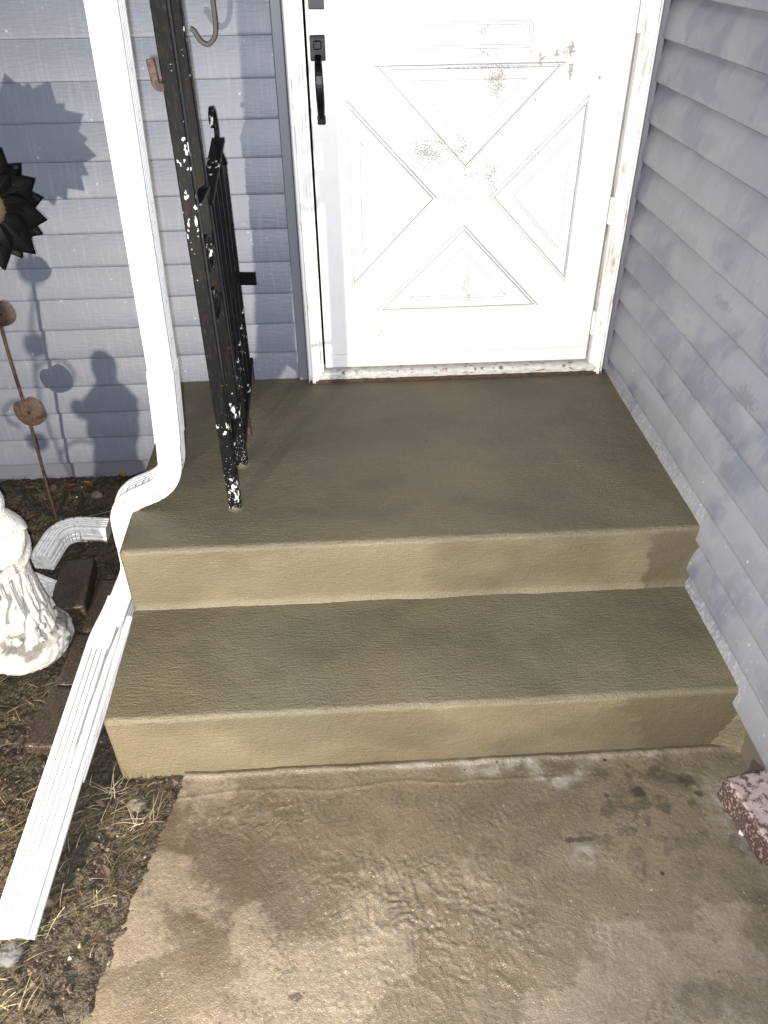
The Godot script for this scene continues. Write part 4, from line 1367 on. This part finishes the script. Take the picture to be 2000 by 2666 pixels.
func _statue() -> void:
	var t := thing("garden_statue", "weathered white plaster statue of a robed figure with clasped hands on a round base", "statue", Vector3(-0.898, -0.425, 0.80))
	var nn := noise(521, 9.0, 3)
	var fine := noise(522, 45.0, 3)
	var nu := 181
	var nv := 170
	var H := 0.575
	var p := PackedVector3Array()
	var uv := PackedVector2Array()
	for j in nv:
		var v := float(j) / (nv - 1)
		var y := lerpf(0.055, H, v)
		for i in nu:
			var a := TAU * i / (nu - 1)
			var ca := cos(a)
			var sa := sin(a)
			# robe with long pressed folds
			var r := lerpf(0.094, 0.054, sstep(0.08, 0.32, y))
			var ph := 2.2 * nn.get_noise_2d(y * 0.35, 1.0) + 1.1
			var f1 := pow(1.0 - absf(sin(a * 5.5 + ph)), 2.5)
			var f2 := pow(1.0 - absf(sin(a * 9.0 - ph * 1.4 + 0.7)), 3.0)
			r -= (0.012 * f1 + 0.006 * f2) * sstep(0.36, 0.24, y)
			r += 0.010 * sstep(0.15, 0.06, y) * (0.4 + sin(a * 7.0 + 1.0))
			# wide sleeves held in front, bulging before they end in a hem
			var arm := sstep(0.318, 0.345, y) * sstep(0.475, 0.42, y)
			var sides := pow(absf(ca), 2.0)
			r = lerpf(r, 0.052 + 0.006 * sides, sstep(0.315, 0.325, y))
			r += arm * sides * (0.008 * sin((y - 0.33) * 26.0) + 0.004 * sin(a * 6.0 + y * 60.0))
			# mantle over the shoulders, its hem a small step slanting to the front
			r += 0.006 * sstep(0.0, 0.004, y - 0.432 - 0.04 * sa * sides) * sstep(0.515, 0.46, y)
			# shoulders, neck and veiled head
			var sh := sstep(0.435, 0.505, y)
			r = lerpf(r, 0.026, sh)
			var head := sqrt(maxf(1.0 - pow((y - 0.530) / 0.046, 2.0), 0.0))
			if y > 0.488: r = lerpf(0.026, maxf(0.030 * head, 0.001), sstep(0.488, 0.515, y))
			# face side a little hollow under the veil
			if y > 0.49 and y < 0.56: r -= 0.006 * pow(maxf(sa, 0.0), 6.0)
			r += 0.0022 * fine.get_noise_3d(ca * 0.5, y * 2.0, sa * 0.5)
			var lean := Vector2(0.048, 0.0) * minf(1.0, v * 1.25)
			p.append(Vector3(lean.x + ca * r, y, lean.y + sa * r * 0.92))
			uv.append(Vector2(float(i) / (nu - 1), 1.0 - y / H))
	part("figure", grid(nu, nv, p, uv, true), M.plaster, t)
	# clasped hands with the cord hanging from them
	for s in [-1.0, 1.0]:
		for k in 4:
			var fx: float = 0.036 + s * 0.012
			var path := curve([Vector3(fx + s * 0.018, 0.345 - k * 0.009, 0.046), Vector3(fx, 0.338 - k * 0.010, 0.058), Vector3(fx - s * 0.012, 0.326 - k * 0.010, 0.062), Vector3(fx - s * 0.016, 0.316 - k * 0.009, 0.056)], 0.004)
			part("finger", sweep(path, circle(0.0052 - 0.0004 * k, 8), Vector3.UP, true), M.plaster, t)
	part("cord", sweep(curve([Vector3(0.030, 0.325, 0.060), Vector3(0.018, 0.28, 0.066), Vector3(0.028, 0.24, 0.072), Vector3(0.012, 0.20, 0.080), Vector3(0.006, 0.165, 0.088)], 0.006), circle(0.0045, 7), Vector3.RIGHT, true), M.plaster, t)
	part("cord", sweep(curve([Vector3(0.044, 0.322, 0.060), Vector3(0.046, 0.27, 0.064), Vector3(0.052, 0.22, 0.070), Vector3(0.060, 0.18, 0.074)], 0.006), circle(0.0045, 7), Vector3.RIGHT, true), M.plaster, t)
	# round rocky base
	var q := PackedVector3Array()
	var qu := PackedVector2Array()
	for j in 34:
		var v := j / 33.0
		for i in 121:
			var a := TAU * i / 120.0
			var r: float
			var y: float
			if v < 0.62:
				y = v / 0.62 * 0.062
				r = 0.108 + 0.024 * sin(PI * clampf(v / 0.62 * 0.8 + 0.1, 0, 1))
			else:
				var w := (v - 0.62) / 0.38
				y = 0.062 + 0.036 * sin(w * PI / 2)
				r = lerpf(0.124, 0.002, pow(w, 1.3))
			var d := 0.006 * nn.get_noise_3d(cos(a) * 0.6, y * 6.0, sin(a) * 0.6) + 0.003 * absf(fine.get_noise_3d(cos(a) * 0.35, y * 2.2, sin(a) * 0.35))
			r += d
			if v > 0.7: y += d * 1.2
			q.append(Vector3(cos(a) * r, y, sin(a) * r))
			qu.append(Vector2(i / 120.0, 1.0 - y / H))
	part("base", grid(121, 34, q, qu, true), M.plaster, t)
	# roses and stones heaped round the hem
	var lump := rock(0.5, 531)
	for k in 9:
		var a := -0.5 + k * 0.30 + rng.randf_range(-0.06, 0.06)
		var r := rng.randf_range(0.080, 0.094)
		var s := rng.randf_range(0.020, 0.032)
		part("rose", lump, M.plaster, t, Transform3D(Basis(Vector3(rng.randf(), 1, rng.randf()).normalized(), rng.randf() * TAU).scaled(Vector3(s, s * 1.2, s)), Vector3(cos(a) * r, rng.randf_range(0.075, 0.125), sin(a) * r)))

func rock(rad: float, sd: int) -> ArrayMesh:
	var nn := noise(sd, 1.7, 4)
	var p := PackedVector3Array()
	var uv := PackedVector2Array()
	for j in 13:
		for i in 19:
			var th := PI * j / 12.0
			var a := TAU * i / 18.0
			var n := Vector3(sin(th) * cos(a), cos(th), sin(th) * sin(a))
			p.append(n * rad * (1.0 + 0.55 * nn.get_noise_3d(n.x, n.y, n.z)))
			uv.append(Vector2(i / 18.0, 0.3 + 0.2 * j / 12.0))
	return grid(19, 13, p, uv, true, true)

# ------------------------------------------------------------------ small things
func blade(st: SurfaceTool, a: Vector3, dir: Vector3, l: float, w: float, lift: float, c: Color) -> void:
	var side := dir.cross(Vector3.UP).normalized() * w
	var prev := a
	var prev_s := side
	for k in 4:
		var t := (k + 1) / 4.0
		var q := a + dir * l * t + Vector3.UP * (lift * sin(t * 2.6))
		var s := side * (1.0 - t * 0.85)
		var f := rng.randf_range(0.9, 1.1)
		st.set_color(Color(c.r * f, c.g * f, c.b * f))
		for v in [prev - prev_s, q - s, prev + prev_s, prev + prev_s, q - s, q + s]:
			st.set_normal((Vector3.UP + dir * 0.2).normalized())
			st.add_vertex(v)
		prev = q
		prev_s = s

func _small_things() -> void:
	# litter of straw and dead grass over the bed
	var st := SurfaceTool.new()
	st.begin(Mesh.PRIMITIVE_TRIANGLES)
	var dens := noise(601, 4.0, 3)
	var placed := 0
	while placed < 7000:
		var x := rng.randf_range(-1.5, -0.36)
		var z := rng.randf_range(-0.02, 2.2)
		if z < 1.29 and x > STEP_L - 0.01: continue
		if z >= 1.29 and x > slab_left(z) - 0.005: continue
		if Vector2(x + 0.885, z - 0.80).length() < 0.125: continue
		if dens.get_noise_2d(x, z) < rng.randf_range(-0.35, 0.35): continue
		placed += 1
		var a := rng.randf() * TAU if rng.randf() < 0.5 else rng.randfn(-0.6, 0.5)
		var c := Color(0.14, 0.098, 0.047).lerp(Color(0.040, 0.027, 0.013), rng.randf())
		if rng.randf() < 0.10: c = Color(0.30, 0.24, 0.145)
		elif rng.randf() < 0.18: c = Color(0.06, 0.065, 0.022)
		blade(st, Vector3(x, soil_y(x, z) + rng.randf_range(0.001, 0.010), z), Vector3(cos(a), rng.randf_range(-0.05, 0.20), sin(a)), rng.randf_range(0.02, 0.075), rng.randf_range(0.0006, 0.0014), rng.randf_range(0.0, 0.012), c)
	var dry := part("dry_grass", st.commit(), M.straw, self)
	dry.set_meta("kind", "stuff")
	dry.set_meta("label", "flattened dead grass and straw over the dark earth")
	dry.set_meta("category", "dry grass")
	# crumbs of earth and gravel
	st = SurfaceTool.new()
	st.begin(Mesh.PRIMITIVE_TRIANGLES)
	st.set_smooth_group(-1)
	placed = 0
	while placed < 6500:
		var x := rng.randf_range(-1.4, -0.34)
		var z := rng.randf_range(-0.02, 2.2)
		if z < 1.285 and x > STEP_L - 0.008: continue
		if z >= 1.285 and x > slab_left(z) + 0.012: continue
		if Vector2(x + 0.885, z - 0.80).length() < 0.125: continue
		placed += 1
		var s := rng.randf_range(0.002, 0.0075) * (1.6 if rng.randf() < 0.06 else 1.0)
		var c := Color(0.024, 0.016, 0.009).lerp(Color(0.066, 0.046, 0.026), rng.randf())
		var w := rng.randf()
		if w < 0.02: c = Color(0.22, 0.19, 0.16)
		elif w < 0.09: c = Color(0.085, 0.052, 0.036)
		st.set_color(c)
		var o := Vector3(x, soil_y(x, z) + rng.randf_range(-0.002, 0.006), z)
		if z > 1.285 and x > slab_left(z) - 0.03: o.y = maxf(o.y, GROUND - 0.012)
		var v := [Vector3(1, 0, 0), Vector3(-1, 0, 0), Vector3(0, 0.8, 0), Vector3(0, -0.8, 0), Vector3(0, 0, 1), Vector3(0, 0, -1)]
		var b := Basis(Vector3(rng.randf() - 0.5, rng.randf() - 0.5, rng.randf() - 0.5).normalized(), rng.randf() * TAU)
		for k in 6: v[k] = o + b * (v[k] * s * rng.randf_range(0.6, 1.25))
		for f in [[2, 0, 4], [2, 4, 1], [2, 1, 5], [2, 5, 0], [3, 4, 0], [3, 1, 4], [3, 5, 1], [3, 0, 5]]:
			for k in f: st.add_vertex(v[k])
	st.generate_normals()
	var crumbs := part("earth_crumbs", st.commit(), M.clod, self)
	crumbs.set_meta("kind", "stuff")
	crumbs.set_meta("label", "loose crumbs of earth and grit beside the steps")
	crumbs.set_meta("category", "earth")
	# dead leaves
	var leaves := [[-0.775, -0.02, 0.055, Color(0.20, 0.13, 0.012), "yellow leaf at the foot of the wall behind the downspout", 0.7],
		[-0.94, 0.02, 0.075, Color(0.075, 0.025, 0.015), "red-brown dead leaf at the foot of the wall", 2.3], [-0.885, 0.03, 0.06, Color(0.13, 0.068, 0.033), "tan curled leaf at the foot of the wall", 1.0], [-1.02, 0.06, 0.065, Color(0.10, 0.065, 0.042), "dull brown leaf by the metal stake", 0.2],
		[-0.60, 1.60, 0.06, Color(0.075, 0.048, 0.028), "brown leaf by the end of the drain extension", 1.8], [-0.50, 1.55, 0.05, Color(0.070, 0.042, 0.028), "reddish leaf on the earth beside the path", 0.5], [-0.55, 1.36, 0.03, Color(0.12, 0.068, 0.048), "pinkish chip of bark below the corner of the steps", 1.2]]
	for q in leaves:
		var lm := mat(Color(q[3]).linear_to_srgb(), 0.55)
		var t := thing("dead_leaf", q[4], "leaf", Vector3(q[0], soil_y(q[0], q[1]) + 0.009, q[1]), "dead leaves on the bed")
		part("blade", leaf_mesh(q[2] * 0.8, q[2] * 0.42, 0.007), lm, t, Transform3D(Basis(Vector3.UP, q[5]) * Basis(Vector3(1, 0, 0), -PI / 2 + 0.12), Vector3.ZERO))
	# upright tufts of pale straw
	for q in [[-0.545, 1.325, 14, "tuft of pale straw springing up between drain extension and lower step"], [-0.455, 1.40, 9, "sparse pale straw lying by the path corner"]]:
		var t := thing("straw_tuft", q[3], "dry grass", Vector3(q[0], soil_y(q[0], q[1]), q[1]))
		for k in q[2]:
			var s2 := SurfaceTool.new()
			s2.begin(Mesh.PRIMITIVE_TRIANGLES)
			var a := rng.randf() * TAU
			blade(s2, Vector3(rng.randf_range(-0.015, 0.015), 0.0, rng.randf_range(-0.015, 0.015)), Vector3(cos(a), rng.randf_range(0.1, 0.9), sin(a)).normalized(), rng.randf_range(0.04, 0.085), 0.0011, rng.randf_range(-0.01, 0.02), Color(0.38, 0.32, 0.22))
			part("stalk", s2.commit(), M.straw, t)
	# cable lying along the foot of the wall
	var cb := thing("cable", "thin dark blue-green cable trailing past the metal stake", "cable")
	var cp := []
	for q in [[-1.45, 0.02], [-1.239, 0.015], [-1.175, 0.03], [-1.106, 0.085], [-1.07, 0.133], [-1.005, 0.168], [-0.906, 0.190], [-0.843, 0.175], [-0.779, 0.155], [-0.70, 0.12]]:
		cp.append(Vector3(q[0], soil_y(q[0], q[1]) + 0.014, q[1]))
	part("cable_run", sweep(curve(cp, 0.012), circle(0.0042, 7), Vector3.UP, true), M.cable, cb)
	# stones
	var rk := rock(1.0, 641)
	for q in [[-0.662, 1.705, 0.022, Color(0.065, 0.063, 0.062), "grey stone at the mouth of the drain extension"], [0.947, 1.523, 0.0075, Color(0.45, 0.43, 0.40), "white pebble on the path beside the lime-crusted brick"], [-0.47, 1.36, 0.020, Color(0.075, 0.066, 0.045), "mossy stone in the hollow at the corner of the lower step"], [-0.86, 0.075, 0.018, Color(0.13, 0.115, 0.09), "small pale stone by the house foundation"]]:
		var y: float = GROUND if q[0] > -0.4 else soil_y(q[0], q[1])
		var t := thing("stone", q[4], "stone", Vector3(q[0], y + q[2] * 0.45, q[1]))
		part("stone_body", rk, mat(Color(q[3]).linear_to_srgb(), 0.7), t, Transform3D(Basis(Vector3.UP, q[0] * 9.0).scaled(Vector3(q[2] * 1.2, q[2] * 0.75, q[2])), Vector3.ZERO))
	_lamp()

# a work lamp on a low stand, standing on the grass left of the photographer, lights the porch from the side
func _lamp() -> void:
	var at := Vector3(-1.06, 0.20, 2.72)
	var t := thing("work_lamp", "lit work lamp on a low tripod beside the path", "lamp", Vector3(at.x, -0.55, at.z))
	var head := Vector3(0, at.y + 0.55, 0)
	part("pole", sweep(line(Vector3(0, 0.12, 0.06), head + Vector3(0, -0.06, 0.06), 3), circle(0.012, 12), Vector3.RIGHT, true), M.black_metal, t)
	for k in 3:
		var a := TAU * k / 3.0 + 0.4
		part("leg", sweep(line(Vector3(0, 0.36, 0.06), Vector3(cos(a) * 0.26, 0.0, 0.06 + sin(a) * 0.26), 3), circle(0.009, 10), Vector3.RIGHT, true), M.black_metal, t)
	var dir := Vector3(0.02, -0.34, -1.0).normalized()
	var b := Basis.looking_at(dir)
	part("housing", bevel_box(Vector3(0.11, 0.09, 0.05), 0.008), M.black_metal, t, Transform3D(b, head - dir * 0.045))
	var glow := StandardMaterial3D.new()
	glow.albedo_color = Color(0.9, 0.9, 0.85)
	glow.emission_enabled = true
	glow.emission = Color(1.0, 0.93, 0.80)
	glow.emission_energy_multiplier = 4.0
	part("lens", bevel_box(Vector3(0.085, 0.065, 0.006), 0.002), glow, t, Transform3D(b, head - dir * 0.016))
	var s := SpotLight3D.new()
	s.name = "lamp_light"
	s.light_color = Color(1.0, 0.95, 0.87)
	s.light_energy = 9.4
	s.light_size = 0.022
	s.spot_angle = 61.0
	s.spot_angle_attenuation = 0.34
	s.spot_range = 30.0
	s.spot_attenuation = 2.0
	s.shadow_enabled = true
	t.add_child(s)
	s.transform = Transform3D(b, head + dir * 0.01)
